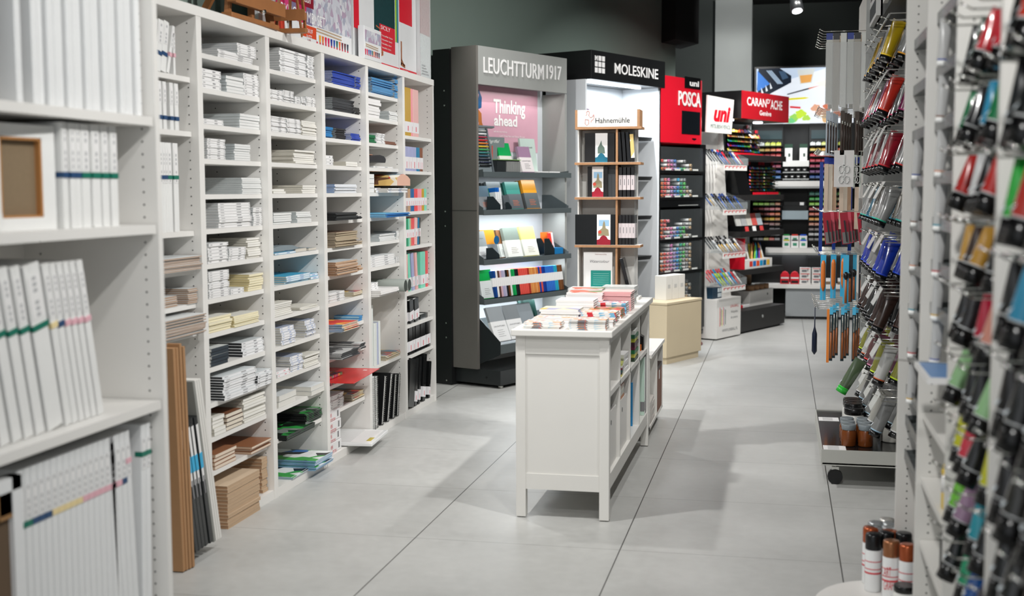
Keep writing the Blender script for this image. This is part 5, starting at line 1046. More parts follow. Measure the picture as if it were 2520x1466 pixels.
shp([(.23,.55),(.29,.55),(.33,.48),(.27,.46)],(60,84,110),d=.004); shp([(.42,.56),(.60,.57),(.57,.42),(.45,.41)],(206,210,206),d=.002); shp([(.445,.50),(.575,.51),(.56,.43),(.46,.42)],(222,160,84),d=.003)
shp([(.32,.30),(.32,.312),(.54,.37),(.54,.355)],(20,24,30),d=.003); shp([(.54,.355),(.54,.37),(.66,.395)],(206,110,70),d=.003); shp([(.60,.42),(.84,.50),(.84,.34),(.66,.38)],(236,232,222),d=.0015)
shp([(.14,.235),(.14,.255),(.50,.275),(.55,.268),(.50,.255)],(214,206,30),d=.003); shp([(.35,.165),(.35,.185),(.46,.175),(.46,.155)],(206,40,50),d=.003)
for k, (x, z, s, c) in enumerate(((.40,.06,.05,(150,206,90)),(.46,.10,.055,(190,220,60)),(.36,.03,.04,(110,200,130)),(.52,.06,.04,(170,210,80)),(.62,.16,.05,(214,160,130)),(.68,.11,.06,(206,150,120)),(.74,.17,.05,(196,110,80)),(.72,.05,.05,(210,170,120)),(.80,.22,.04,(190,206,140)),(.83,.10,.045,(206,120,90)))):
    shp([(x+s*(1+.25*sin(3*a+k))*cos(a), max(.005, z+s*.8*(1+.2*cos(4*a+k))*sin(a))) for a in [2*pi*i/16 for i in range(16)]], c, d=.0012+.0003*k)
# ceiling spotlight in view and its track
t = thing('track_spotlight', 'black ceiling track spotlight shining, top right', 'spotlight', Frame(.02,11.0,0), (0,0,0))
part(t, 'track', MB().box(-1.0,-.02,3.1,.9,.02,3.13), BLACK); part(t, 'hanger', MB().box(-.35,-.01,3.13,-.34,.01,3.3).box(.55,-.01,3.13,.56,.01,3.3), BLACK)
part(t, 'adapter', MB().box(.02,-.03,3.0,.14,.03,3.1), BLACK)
part(t, 'lamp_head', MB().cyl((.07,-.0,3.0),(.09,-.05,2.86),.048,.058,18), BLACK); part(t, 'lens', MB().cyl((.0905,-.0505,2.858),(.091,-.0515,2.855),.042,n=20), M('lamp_glow', (250,250,255), .5, emit=16, var=0))

# ============================================================ white console table in the middle
TB = Frame(-1.05, 4.86, 0)      # near left leg corner; x to the right, y away
TW, TL = .385, 1.54
t = thing('console_table', 'white wooden console table with open compartments in the middle of the floor', 'table', TB, (0,0,0))
part(t, 'table_top', MB().box(-.015,-.025,.755,TW+.015,TL+.03,.782), WHITE2, bevel=.004)
for x, y in ((0,0),(TW-.04,0),(0,TL-.04),(TW-.04,TL-.04)):
    part(t, 'leg', MB().box(x,y,.004,x+.04,y+.04,.755), WHITE2, bevel=.0015)
for y in (0,TL-.02):
    part(t, 'end_rail', MB().box(.04,y+.004,.12,TW-.04,y+.02,.185), WHITE2); part(t, 'end_rail', MB().box(.04,y+.004,.68,TW-.04,y+.02,.755), WHITE2)
    part(t, 'end_panel', MB().box(.04,y+.009,.185,TW-.04,y+.016,.68), WHITE2)
part(t, 'front_rail', MB().box(TW-.025,.04,.12,TW-.004,TL-.04,.165).box(TW-.025,.04,.725,TW-.004,TL-.04,.755), WHITE2)
part(t, 'bottom_shelf', MB().box(.01,.02,.165,TW-.004,TL-.02,.183), WHITE2); part(t, 'middle_shelf', MB().box(.01,.02,.50,TW-.006,TL-.02,.522), WHITE2)
part(t, 'back_board', MB().box(.004,.03,.12,.012,TL-.03,.755), WHITE2)
part(t, 'chip_mark', MB().cyl((-.0005,.01,.275),(.003,.01,.275),.008,n=10), C(190,120,80,.6))
DV = [.39,.76,1.14]
for y in DV: part(t, 'divider', MB().box(.012,y,.183,TW-.006,y+.018,.755), WHITE2)
# storage boxes in the compartments
for k, (y, h_) in enumerate(((.05,.235),(.42,.225))):
    u = thing('file_box', 'white magazine file box with finger hole, %s one under the console table' % ('nearer','farther')[k], 'file box', TB, (.02,y,.184))
    mb = MB(); L_, D_ = .345, .32; z2 = .13
    for yy in (0,D_-.004): mb.prism([(0,0),(L_,0),(L_,h_),(L_*.3,z2),(0,z2)] if 0 else [(0,0),(L_,0),(L_,h_),(0,h_*.9)], yy, yy+.004, 'y')
    mb.box(L_-.004,.004,0,L_,D_-.004,h_).box(0,.004,0,.004,D_-.004,h_*.9).box(.004,.004,0,L_-.004,D_-.004,.004)
    part(u, 'box_shell', mb, WHITE); part(u, 'finger_hole', MB().cyl((L_-.0005,.16,h_-.05),(L_+.001,.16,h_-.05),.011,n=12), BLACK)
patchmat('paisley_print', [(206,40,40),(226,214,200),(190,120,60),(216,60,60),(40,90,90),(230,226,216)], 34)
for k in range(4):
    u = link('gift_wrap_book', MB().box(0,0,0,.30,.022,.28).mesh('gift_wrap_book', MATS['paisley_print']), TB.at(.062,.55+.032*k,.19), (0,0,0)); props(u, 'red paisley patterned book standing in the file box, %s from the camera' % ORD[k], 'book', 'red patterned books')
u = thing('blue_folder','bright blue folder standing in the third compartment','folder',TB,(.05,1.10,.184)); part(u,'cover',MB().box(0,0,0,.30,.015,.215),C(40,140,200,.4))
for k in range(3):
    u = thing('print_pack','tall clear-wrapped print pack in the last lower compartment, %s one' % ORD[k],'pack',TB,(.035,1.40+.035*k,.184)); part(u,'pack',MB().box(0,0,0,.34,.018,.30),(C(190,214,200,.3),WRAP,C(70,74,74,.4))[k]); part(u,'label',MB().box(.32,-.001,.02,.341,0,.07),INK)
for k in range(8):
    u = link('colour_pad', MB().box(0,0,0,.22,.16,.018).mesh('colour_pad', C(*((40,60,40),(206,200,80),(30,110,60),(110,20,60),(60,24,40),(190,190,60),(30,90,60),(214,214,210))[k],.4)), TB.at(.155,.965,.5225+k*.0185), (0,0,rad(2*(k % 2)))); props(u, 'coloured pad, %s from the bottom, stack in the third upper compartment' % ORD[k], 'pad', 'coloured pads under the table top')
for k in range(5):
    u = link('white_pad', MB().box(0,0,0,.2,.15,.016).mesh('white_pad', PAPER), TB.at(.17,.60,.5225+k*.0165), (0,0,rad(3*(k % 2)-1))); props(u, 'white pad, %s from the bottom, stack in the second upper compartment' % ORD[k], 'pad', 'white pads under the table top')
for k in range(6):
    u = link('greeting_card', MB().box(0,0,0,.13,.1,.009).mesh('greeting_card', C(*((200,190,90),(60,60,60),(30,90,90),(120,30,50),(226,226,222),(200,204,120))[k],.4)), TB.at(.245,.475+.004*k,.5225+k*.0092), (0,0,rad(4))); props(u, 'small greeting card pack, %s from the bottom, second upper compartment' % ORD[k], 'card pack', 'card packs under the table top')
u = thing('tape_dispenser','black and orange tape dispenser in the last upper compartment','dispenser',TB,(.27,1.40,.5225)); part(u,'body',MB().prism([(0,0),(.1,0),(.1,.07),(.06,.09),(0,.05)],0,.05,'y'),BLACK,bevel=.003); part(u,'base',MB().box(.0,-.03,0,.09,-.002,.03),C(226,120,40,.4))
u = thing('dark_card','dark card leaning in the nearest lower compartment','card',TB,(.30,.06,.19)); part(u,'card',MB().box(0,0,0,.003,.10,.26),C(60,50,46,.6))
# notebooks on the table top
patchmat('floral_print', [(232,230,226),(226,190,170),(232,230,226),(190,200,206),(226,160,110),(232,230,226),(214,120,110)], 60, .4)
patchmat('poppy_print', [(206,60,50),(70,110,50),(220,130,60),(226,150,150),(206,80,70),(90,120,60)], 42, .4)
patchmat('pink_art_print', [(230,180,176),(232,190,186),(216,110,90),(230,186,182),(226,206,200),(120,140,100)], 12, .4)
patchmat('stripe_spine', [(232,230,226),(206,130,60),(120,130,140),(232,230,226),(190,210,220),(232,228,220),(214,110,100)], 46, .4)
patchmat('red_spine', [(232,230,226),(206,50,60),(232,230,226),(120,180,210),(232,230,226),(214,90,90)], 60, .4)
patchmat('sun_print', [(230,216,180),(232,222,190),(160,160,190),(226,180,90),(232,224,210)], 9, .4)
TZZ = .7825
def note_stack(x, y, w_, d_, tk, n, cover, spine, words, where, jig=.004, z=TZZ, rot=0, pg=PAGES):
    me = None
    mb = MB().box(0,0,0,w_,d_,tk*.12,0).box(.002,.002,tk*.12,w_-.002,d_-.002,tk*.84,1).box(0,0,tk*.84,w_,d_,tk*.96,0).box(0,-.0008,0,w_,.002,tk*.96,2)
    me = mb.mesh('notebook', [cover, pg, spine])
    for k in range(n):
        o = link('notebook', me, TB.at(x+random.uniform(-jig,jig), y+random.uniform(-jig,jig), z+k*tk), (0,0,rot+random.uniform(-.012,.012)))
        nm_ = 'topmost' if k == n-1 else 'lowest' if k == 0 else None
        props(o, ('%s %s, %s' % (nm_, words, where)) if nm_ else '%s inside the stack %s' % (words, where), 'notebook', '%s %s' % (words, where))
FP, PP, KP, SS, RS, SP = (MATS[k] for k in ('floral_print','poppy_print','pink_art_print','stripe_spine','red_spine','sun_print'))
note_stack(.03,.02,.15,.11,.0085,3,FP,SS,'floral notebook with patterned spine','front left of the table')
note_stack(.22,.0,.15,.11,.0085,5,FP,SS,'floral notebook with patterned spine','front right of the table')
note_stack(.04,.17,.17,.10,.010,3,FP,PAPER,'floral notebook with white spine','second row left on the table')
note_stack(.225,.135,.155,.09,.010,3,FP,PAPER,'small floral notebook','second row right on the table')
note_stack(.04,.32,.17,.16,.010,5,SP,PAPER,'sun-print booklet','third row left on the table')
note_stack(.225,.27,.15,.13,.009,5,FP,RS,'notebook with red and blue spine','third row right on the table')
note_stack(.07,.54,.17,.16,.010,7,PAPER,PAPER,'white booklet','fourth row left on the table')
note_stack(.225,.47,.145,.16,.009,4,PP,PAPER,'poppy-patterned notebook','fourth row right on the table')
note_stack(.225,.66,.145,.11,.010,5,RS,RS,'notebook with red patterned spine','fifth row right on the table')
note_stack(.08,.74,.17,.15,.011,8,KP,PAPER,'pink art notebook','fifth row left on the table')
note_stack(.235,.80,.14,.14,.010,9,C(230,196,192,.4),C(224,170,170,.4),'pink notebook with rosy spine','sixth row right on the table')
note_stack(.06,.95,.16,.12,.011,8,KP,PAPER,'pale pink print notebook','sixth row left on the table')
for k, (x, n) in enumerate(((.03,7),(.195,8))):
    for q in range(n):
        o = link('card_pack', MB().box(0,0,0,.16,.14,.0105,0).box(-.001,-.001,0,.161,.141,.0108,1).mesh('card_pack', [C(206,206,200,.4), clearmat('pack_film', (235,238,238), .3, .1)]), TB.at(x+random.uniform(-.004,.004),1.10+random.uniform(-.004,.004),TZZ+q*.0112), (0,0,random.uniform(-.03,.03)))
        props(o, 'clear-wrapped card pack, %s from the bottom, %s stack before the small display tower' % (ORD[q],('left','right')[k]), 'card pack', 'clear-wrapped card packs')
# small display tower standing on the far end of the table
PLY = M('ply_edge', (166,124,88), .6, var=.2, vs=60)
TT = Frame(-1.035, 6.25, 0)
t = thing('display_tower', 'white and plywood display tower with rooster logo at the end of the table', 'display stand', TT, (0,0,0))
part(t, 'header_board', MB().box(.012,0,1.665,.318,.01,1.75,0), WHITE2); part(t, 'header_edge', MB().box(0,-.001,1.66,.012,.14,1.75).box(.318,-.001,1.66,.33,.14,1.75).box(0,-.002,1.652,.34,.14,1.664), PLY)
lettering(t, 'Hahnemühle', .105, 1.683, .175, .026, C(50,52,56,.5), y=-.001)
roo = [(.055,.055),(.062,.062),(.058,.07),(.064,.078),(.072,.076),(.074,.066),(.07,.055),(.078,.045),(.088,.047),(.096,.06),(.098,.045),(.092,.033),(.084,.03),(.082,.02)]
part(t, 'logo_print', MB().tube([(.0+a,-.001,1.667+b) for a, b in roo], .0008, 4).tube([(.052,-.001,1.703),(.052,-.001,1.68),(.060,-.001,1.672),(.070,-.001,1.68),(.070,-.001,1.70),(.052,-.001,1.703)], .0008, 4), C(196,70,70,.5))
part(t, 'side_panel', MB().box(.012,.01,.7825,.018,.135,1.655).box(.305,.01,.7825,.309,.135,1.655,1), [WHITE2, CLEAR]); part(t, 'back_panel', MB().box(.012,.13,.7825,.309,.138,1.655), WHITE2)
part(t, 'upright', MB().box(.209,.004,.7825,.219,.13,1.652), PLY)
for z in (1.484,1.307,1.062): part(t, 'shelf_edge', MB().box(-.002,-.004,z-.012,.337,.138,z), PLY, 'plywood shelf'); part(t, 'shelf_top', MB().box(.0,.002,z,.335,.138,z+.0008), WHITE2)
part(t, 'base', MB().box(0,0,.7825,.33,.14,.795), WHITE2)
def hbook(x, z, w_, h_, col, sl, art, label, y=.03):
    u = thing('sketchbook', label, 'sketchbook', TT, (x, y, z+.0015)); part(u, 'cover', MB().box(0,0,0,w_,.018,h_), C(*col,.25), bevel=.001)
    if sl:
        s0, s1 = sl; part(u, 'paper_sleeve', MB().box(s0,-.001,0,s1,0,h_), PAPER)
        sw = s1-s0
        if art == 'city': part(u, 'sleeve_art', MB().prism([(s0+.1*sw,h_*.3),(s0+.9*sw,h_*.3),(s0+.85*sw,h_*.5),(s0+.65*sw,h_*.55),(s0+.6*sw,h_*.72),(s0+.52*sw,h_*.8),(s0+.45*sw,h_*.7),(s0+.4*sw,h_*.55),(s0+.1*sw,h_*.45)], -.0016, -.001, 'y').cyl((s0+.22*sw,-.0018,h_*.42),(s0+.22*sw,-.001,h_*.42),.009,n=10,m=1).box(s0+.15*sw,-.0013,h_*.62,s0+.9*sw,-.0011,h_*.82,2), [C(150,140,110,.5), C(206,80,60,.5), C(150,190,220,.5)]); bc = (150,24,44)
        else: part(u, 'sleeve_art', MB().prism([(s0+.2*sw,h_*.3),(s0+.8*sw,h_*.3),(s0+.75*sw,h_*.5),(s0+.55*sw,h_*.6),(s0+.5*sw,h_*.75),(s0+.35*sw,h_*.6),(s0+.2*sw,h_*.5)], -.0016, -.001, 'y'), C(90,110,100,.5)); bc = (20,96,120)
        part(u, 'sleeve_band', MB().prism([(s0,0),(s1,0),(s1,h_*.16),(s0+.82*sw,h_*.18),(s0+.7*sw,h_*.27),(s0+.5*sw,h_*.32),(s0+.3*sw,h_*.27),(s0+.18*sw,h_*.18),(s0,h_*.16)], -.002, -.001, 'y'), C(*bc,.4))
    return u
hbook(.045,1.484,.155,.148,(28,27,28),(.055,.118),'fig','black landscape sketchbook with teal-banded sleeve, top shelf of the small tower')
hbook(.06,1.307,.105,.155,(30,28,29),(.024,.082),'city','black sketchbook with red-banded castle sleeve, second shelf of the small tower')
u = thing('grey_card','dark grey backing card on the second shelf of the small tower','card',TT,(.14,.07,1.3085)); part(u,'card',MB().box(0,0,0,.065,.004,.16),C(80,84,88,.4))
hbook(.0,1.062,.207,.155,(18,20,22),(.113,.183),'city','wide black wrapped sketchbook with red-banded castle sleeve, third shelf of the small tower',y=.004)
hn = 0
for z, n, w_, h_, film in ((1.484,4,.02,.152,1),(1.307,4,.0165,.15,0),(1.062,5,.0155,.152,0)):
    for k in range(n):
        u = thing('sketchbook','%s black sketchbook, %s from left, right side, %s shelf of the small tower' % ('plastic-wrapped' if film else 'white-sleeved',ORD[k],('top','second','third')[hn]),'sketchbook',TT,(.224+k*(.0205 if not film else .0215)*(1 if n < 5 else .83),.015,z+.0015)); u.rotation_euler = (0,rad(-4) if film else 0,0)
        part(u,'cover',MB().box(0,0,0,w_*.8 if film else w_,.1,h_),C(22,22,24,.12 if film else .35),bevel=.0008)
        if not film: part(u,'paper_sleeve',MB().box(-.0005,-.001,.035,w_+.0005,.08,.11),C(206,196,198,.5)); part(u,'print',MB().box(w_*.4,-.0015,.06,w_*.6,-.001,.09),INK)
        elif k == 3: part(u,'colour_print',MB().box(-.001,-.001,.02,w_*.8+.001,.02,.14),MATS['colour_print'])
    hn += 1
u = thing('sample_card','white card with teal block reading Watercolour, lower part of the small tower','card',TT,(.04,.03,.8)); part(u,'card',MB().box(0,0,0,.15,.004,.225),PAPER); part(u,'teal_block',MB().box(.038,-.001,.045,.142,0,.13),C(30,134,124,.4)); lettering(u,'Watercolour',.035,.17,.1,.014,C(110,110,114,.5),y=-.001,shear=.4); lettering(u,'Hahnemühle',.06,.21,.06,.006,C(150,110,110,.5),y=-.001)
for q in range(6): part(u,'print_line',MB().box(.05,-.0014,.058+q*.011,.132,-.0009,.0595+q*.011),C(140,196,186,.5))
u = thing('leaning_sketchbook','black wrapped sketchbook leaning in the lower right of the small tower','sketchbook',TT,(.275,.02,.797)); u.rotation_euler = (0,rad(-14),0); part(u,'cover',MB().box(0,0,0,.018,.1,.20),C(24,24,26,.15),bevel=.001)
# low white trolley behind the table
TR = Frame(-1.02, 6.48, 0)
t = thing('low_trolley','low white shelf trolley on black castors behind the console table','trolley',TR,(0,0,0))
part(t,'side_panel',MB().box(0,.0,.06,.35,.018,.45),WHITE2); part(t,'side_panel',MB().box(0,.72,.06,.35,.738,.45),WHITE2); part(t,'top_board',MB().box(-.005,-.005,.45,.36,.745,.468),WHITE2); part(t,'bottom_board',MB().box(0,0,.06,.35,.738,.078),WHITE2); part(t,'divider',MB().box(0,.4,.078,.35,.415,.45),WHITE2)
for x, y in ((.31,.05),(.31,.68),(.03,.05),(.03,.68)): part(t,'castor',MB().cyl((x-.014,y,.03),(x+.014,y,.03),.03,n=14).box(x-.008,y-.01,.03,x+.008,y+.01,.062),BLACK)
u = thing('brown_box','brown cardboard box with white tag on the low trolley','box',TR,(.18,.43,.079)); part(u,'carton',MB().box(0,0,0,.168,.27,.26),C(120,72,46,.6),bevel=.002); part(u,'tag',MB().box(.1685,.10,.18,.1695,.14,.23),PAPER); part(u,'lid_edge',MB().box(-.001,-.001,.24,.169,.271,.262),C(50,36,30,.5))
for k in range(6):
    o = link('paper_pad', MB().box(0,0,0,.16,.3,.02,0).mesh('paper_pad', C(206,200,194,.5)), TR.at(.185+.003*(k % 2),.03,.079+k*.0205), (0,0,rad(1.5*(k % 2)))); props(o,'white pad, %s from the bottom of the stack on the low trolley' % ORD[k],'pad','pads on the low trolley')

# ============================================================ right-hand gondola (near, out of focus)
RP = [0, .595, 1.195, 1.79, 2.39]
GP = M('gondola_panel', (186,184,177), .5, var=.03)
for i, x in enumerate(RP[:4]):
    t = thing('gondola_bay', 'white gondola bay on the right, panel edge %s from the far end' % ORD[i], 'shelving', RG, (x,0,0), group='right gondola bays')
    part(t, 'side_panel', MB().box(-.02,0,0,0,.40,2.4), WHITE2)
    hb = MB()
    for yy in (.035,.30):
        for k in range(90): hb.cyl((.0004,yy,.1+k*.025),(-.001,yy,.1+k*.025),.0028,n=6)
    o = part(t, 'peg_hole', hb, HOLE); o['kind'] = 'stuff'
    nx = RP[i+1]-x
    part(t, 'back_panel', MB().box(0,.40,0,nx-.02,.41,2.4), GP); part(t, 'base_board', MB().box(0,.01,0,nx-.02,.40,.06), WHITE2)
    if i == 1:
        for z in (.72,.536,.355): part(t, 'shelf', MB().box(.001,.012,z-.018,nx-.021,.39,z), WHITE2)
RIB = clearmat('ribbed_acrylic', (66,70,72), .45, .2)
def ribbed_tray(i, z, k):
    x0, x1 = RP[i]+.002, RP[i+1]-.023; w_ = x1-x0
    t = thing('ribbed_tray', 'grey ribbed acrylic tray, %s from top, %s gondola bay from the far end' % (ORD[k], ORD[i]), 'tray', RG, (x0,.028,z), group='ribbed trays in gondola bays')
    part(t, 'tray_base', MB().prism([(.0,0),(.28,.02),(.28,.024),(0,.004)], 0, w_, 'x').box(0,-.004,0,w_,0,.032), RIB)
    rb = MB()
    for q in range(9): rb.prism([(.0,.004),(.28,.024),(.28,.05),(.0,.028)], q*w_/8-.001 if q else 0, q*w_/8+.001 if q else .002, 'x')
    o = part(t, 'divider_ribs', rb, C(92,96,96,.35)); o['kind'] = 'stuff'
def tube_mesh(key, L, r, body, cap, band=None, label=True, mat_body=None):
    """paint tube hanging by its flat crimp: origin at the crimp, cap pointing down"""
    if key in MATS: return MATS[key]
    mb = MB(); n = 14; prof = [(0,.0),(.06,.0),(.35,.45),(.7,.85),(1,1)]; k = len(mb.v)
    for q, (a, rr) in enumerate(prof):
        z = -a*L; ry = max(.0012, r*rr); rx = r*(1.12-.12*a)
        for i in range(n): th = 2*pi*i/n; mb.v.append((ry*cos(th), rx*sin(th), z))
    for q in range(len(prof)-1):
        for i in range(n):
            j = (i+1) % n; mb.f.append((k+q*n+i,k+q*n+n+i,k+q*n+n+j,k+q*n+j)); mb.m.append(0); mb.sm.append(q > 0)
    mb.cyl((0,0,-L*1.0),(0,0,-L*1.04),r*1.02,r*.98,n,3 if band else 0)
    mb.cyl((0,0,-L*1.04),(0,0,-L*1.04-r*(1.7 if label == 2 else .95)),r*.99,r*1.02,n,1)
    if label:
        a = .80; rr = r*1.0
        mb.obox((-rr*.93,0,-L*.86),(0,r*.32,0),(.0005,0,0),(rr*.1,0,L*.075),2); mb.obox((0,-rr*.98,-L*.86),(r*.32,0,0),(0,.0005,0),(0,rr*.1,L*.075),2)
    mats = [mat_body or C(*[int(v*.8) for v in body],.22,coat=.5), C(*cap,.22), C(206,214,218,.4), C(*(band or body),.3)]
    MATS[key] = mb.mesh('paint_tube', mats); return MATS[key]
def hang_tube(me, F, x, y, z, lean, label, group, yaw=0, cat='paint tube', nm='paint_tube'):
    """lean: cap swings towards the front (-y)"""
    o = link(nm, me, F.at(x, y, z), (Matrix.Rotation(F.r+yaw, 3, 'Z') @ Matrix.Rotation(-lean, 3, 'X')).to_euler()); props(o, label, cat, group); return o
ZB1 = [1.786,1.64,1.497,1.352,1.216,1.078,.942,.797,.676,.575,.46]; ZB2 = [1.79,1.643,1.50,1.358,1.236,1.119,1.0]
for k, z in enumerate(ZB1): ribbed_tray(0, z, k)
for k, z in enumerate(ZB2): ribbed_tray(1, z, k)
WT = {c: tube_mesh(('wt',)+c, .105, .014, (226,226,224), (236,236,234), c, False) for c in ((60,80,150),(120,80,60),(214,150,120),(30,140,160),(190,40,50),(200,160,50))}
wk = list(WT)
for i, zs, xs in ((0, ZB1[2:8], (.17,)), (1, ZB2[:7], (.15,))):
    for k, z in enumerate(zs):
        for q, x in enumerate(xs):
            hang_tube(WT[wk[(k+q) % 6]], RG, RP[i]+x, .03, z-.002, rad(4), 'white paint tube under the %s ribbed tray, %s gondola bay' % (ORD[k+(2 if i == 0 else 0)], ORD[i]), 'white paint tubes in gondola bays')
def bottle(x, y, z, h, r, col, cap, label, lab=True):
    t = thing('paint_bottle', label, 'bottle', RG, (x,y,z)); part(t,'bottle_body',MB().lathe([(r*.9,0),(r,.006),(r,h*.72),(r*.85,h*.82),(r*.4,h*.88),(r*.38,h*.9)],20),C(*col,.3))
    part(t,'cap',MB().lathe([(r*.42,h*.88),(r*.42,h*.97),(r*.2,h)],14),C(*cap,.3))
    if lab: part(t,'label',MB().lathe([(r*1.01,h*.32),(r*1.01,h*.62)],20),PAPER)
bottle(RP[1]+.36,.05,.5365,.14,.028,(226,190,20),(24,24,26),'yellow paint bottle on the gondola shelf'); bottle(RP[1]+.36,.05,.3555,.15,.028,(16,17,18),(16,17,18),'black paint bottle on the lowest gondola shelf',False)
bottle(RP[1]+.44,.06,.3555,.13,.027,(150,110,60),(40,40,40),'brown paint bottle beside the black one on the gondola shelf'); bottle(RP[1]+.40,.06,.7205,.10,.022,(226,226,224),(40,40,42),'white medium bottle on the upper gondola shelf',False)
u = thing('leaflet_pad','blue and pink leaflet pad sticking out of the second gondola bay','leaflet pad',RG,(RP[1]+.16,-.03,.87)); part(u,'pad',MB().box(0,0,0,.3,.16,.014,0).box(.02,.01,.014,.28,.15,.0145,1),[PAPER,C(110,150,200,.4)]); part(u,'price_hook',MB().bar((.1,.15,.02),(.1,-.12,.035),.003,.003),CHROME)
# hooks with blurred tubes in the two nearest bays
HK = MB().cyl((0,.24,0),(0,.0,0),.0022,n=6).cyl((0,0,0),(0,-.02,.012),.0022,n=6).cyl((0,-.02,.012),(0,-.024,.014),.0045,n=8).mesh('peg_hook', CHROME)
def hook(F, x, y, z, label, group, L=1.0):
    o = link('peg_hook', HK, F.at(x, y, z), (0,0,F.r)); o.scale = (1, L, 1); props(o, label, 'hook', group)
C3 = [[(206,30,50),(30,60,40),(200,40,50)],[(20,120,70),(60,110,40),(50,150,190)],[(190,40,36),(226,226,226),(120,30,30)],[(210,160,70),(60,40,30),(200,150,60)],[(226,150,130),(30,28,30),(190,30,60)],[(160,210,150),(120,100,40),(24,26,28)],[(226,226,40),(230,60,80),(236,70,100)],[(130,220,70),(176,140,170),(40,170,190)],[(60,50,70),(40,170,120),(30,90,170)]]
Z3 = [1.70,1.56,1.42,1.275,1.135,.99,.86,.72,.585]
def colname(c):
    r, g, b = c
    if max(c) < 70: return 'black'
    if min(c) > 200: return 'silver'
    if r > 200 and g > 180 and b < 120: return 'yellow'
    if g > r+25 and g > b+25: return 'green'
    if b > r+30 and g > 140: return 'turquoise'
    if b > r+30: return 'blue'
    if r > 180 and g > 120: return 'orange-tan'
    if r > 150 and g < 90: return 'red'
    return 'dark'
for k, z in enumerate(Z3):
    for h in range(4):
        x = RP[2]+.11+h*.125; hook(RG, x, -.02, z, 'chrome peg hook, %s row, %s along, in the third gondola bay' % (ORD[k], ORD[h]), 'peg hooks in the third gondola bay')
        for q in range(2):
            c = C3[k][(h+q) % 3] if (h*3+q+k) % 4 else (22,23,25)
            hang_tube(tube_mesh(('n3',)+c, .088, .021, c, (10,10,11), (180,182,182), 2), RG, x, .04+q*.055, z-.004, rad(13+5*((h+q+k) % 3)), '%s tube with black cap, %s row, hook %s, %s on the hook, third gondola bay' % (colname(c), ORD[k], ORD[h], ('front','rear')[q]), 'black-capped tubes in the third gondola bay')
C4 = [[(190,200,30),(206,60,40)],[(26,28,30),(190,160,90)],[(40,180,60),(190,50,40)],[(20,44,34),(40,150,190)],[(24,20,22),(40,26,24)],[(30,28,30),(46,44,40)],[(90,66,40),(30,30,28)],[(176,140,90),(200,160,100)],[(190,150,96),(50,170,200)]]
Z4 = [1.72,1.565,1.40,1.23,1.06,.905,.76,.62,.48]
for k, z in enumerate(Z4):
    for h in range(4):
        x = RP[3]+.10+h*.13; hook(RG, x, -.02, z, 'chrome peg hook, %s row, %s along, in the nearest gondola bay' % (ORD[k], ORD[h]), 'peg hooks in the nearest gondola bay')
        for q in range(2):
            c = C4[k][(h+q) % 2] if (h*2+q+k) % 3 else (18,19,21)
            hang_tube(tube_mesh(('n4',)+c, .105, .027, c, (9,9,10), (170,172,172), 2), RG, x, .04+q*.06, z-.004, rad(12+5*((h+q) % 2)), '%s tube with black cap, %s row, hook %s, %s on the hook, nearest gondola bay' % (colname(c), ORD[k], ORD[h], ('front','rear')[q]), 'black-capped tubes in the nearest gondola bay')
# ============================================================ spray cans and jars on a round base
SP = Frame(.375, 4.03, 0)
t = thing('round_platform', 'round white base board with spray cans at the foot of the gondola', 'base', SP, (0,-.06,0)); part(t,'disc',MB().lathe([(.245,0),(.25,.004),(.25,.026),(.245,.03)],48),WHITE,bevel=0)
def can(x, y, capc, label, h=.19):
    t = thing('spray_can', label, 'spray can', SP, (x,y,.0305), group='spray cans on the round base')
    part(t,'can_body',MB().lathe([(.026,0),(.027,.004),(.027,h-.055),(.024,h-.048),(.018,h-.044)],20),WRAP); part(t,'cap',MB().lathe([(.0255,h-.052),(.0265,h-.048),(.0265,h-.006),(.024,h),(.01,h+.0005)],20),M('cap_%d_%d_%d' % capc, capc, .25, metal=.6 if max(capc) > 60 else 0))
    part(t,'can_print',MB().lathe([(.0273,.06),(.0273,.066)],20).lathe([(.0273,.075),(.0273,.078)],20).lathe([(.0273,.10),(.0273,.103)],20),C(206,60,70,.4))
BLKC, COPC, GOLC, SILC, WHC = (20,21,23), (170,86,50), (156,104,70), (176,180,182), (216,214,208)
for k, (x, y, c) in enumerate(((-.062,.07,BLKC),(-.02,.105,BLKC),(.035,.10,BLKC),(-.012,-.0,GOLC),(.035,-.035,COPC),(.085,-.02,COPC),(-.065,.15,COPC),(-.01,.165,COPC),(-.062,.22,SILC),(-.005,.23,SILC),(-.05,.30,SILC),(.0,.30,SILC),(-.005,.37,WHC) )):
    if c == SILC or c == WHC or y > .16: 
        x = x*.9; y = y*.72
    can(x, y, c, 'spray can with %s cap, %s from the camera on the round base' % ({BLKC:'black',COPC:'copper',GOLC:'bronze',SILC:'silver',WHC:'white'}[c], ORD[k]))
lt = thing('can_logo', 'red printed lettering panel on the bronze-capped spray can', 'label', SP, (-.037,-.0285,.06)); lettering(lt,'ART\nGRAFIK',.0,.05,.042,.03,C(206,50,60,.4),y=-.001)
def jar(F, x, y, z, r, h, col, lid, label, glass=False, group=None):
    t = thing('paint_jar', label, 'jar', F, (x,y,z), group=group); part(t,'jar_body',MB().lathe([(r*.92,0),(r,.005),(r,h*.62),(r*.86,h*.74),(r*.84,h*.76)],20),C(*col,.25)); part(t,'lid',MB().lathe([(r*.9,h*.75),(r*.94,h*.77),(r*.94,h*.97),(r*.88,h)],22),C(*lid,.25))
    return t
for k, (x, y) in enumerate(((.02,-.10),(.08,-.045 if 0 else -.13),(.11,-.075),(.15,-.14))):
    jar(SP,x,y-.02,.0305,.036,.085,(222,222,218),(16,17,18),'white jar with black screw lid, %s from the left before the spray cans' % ORD[k],group='white jars before the spray cans')
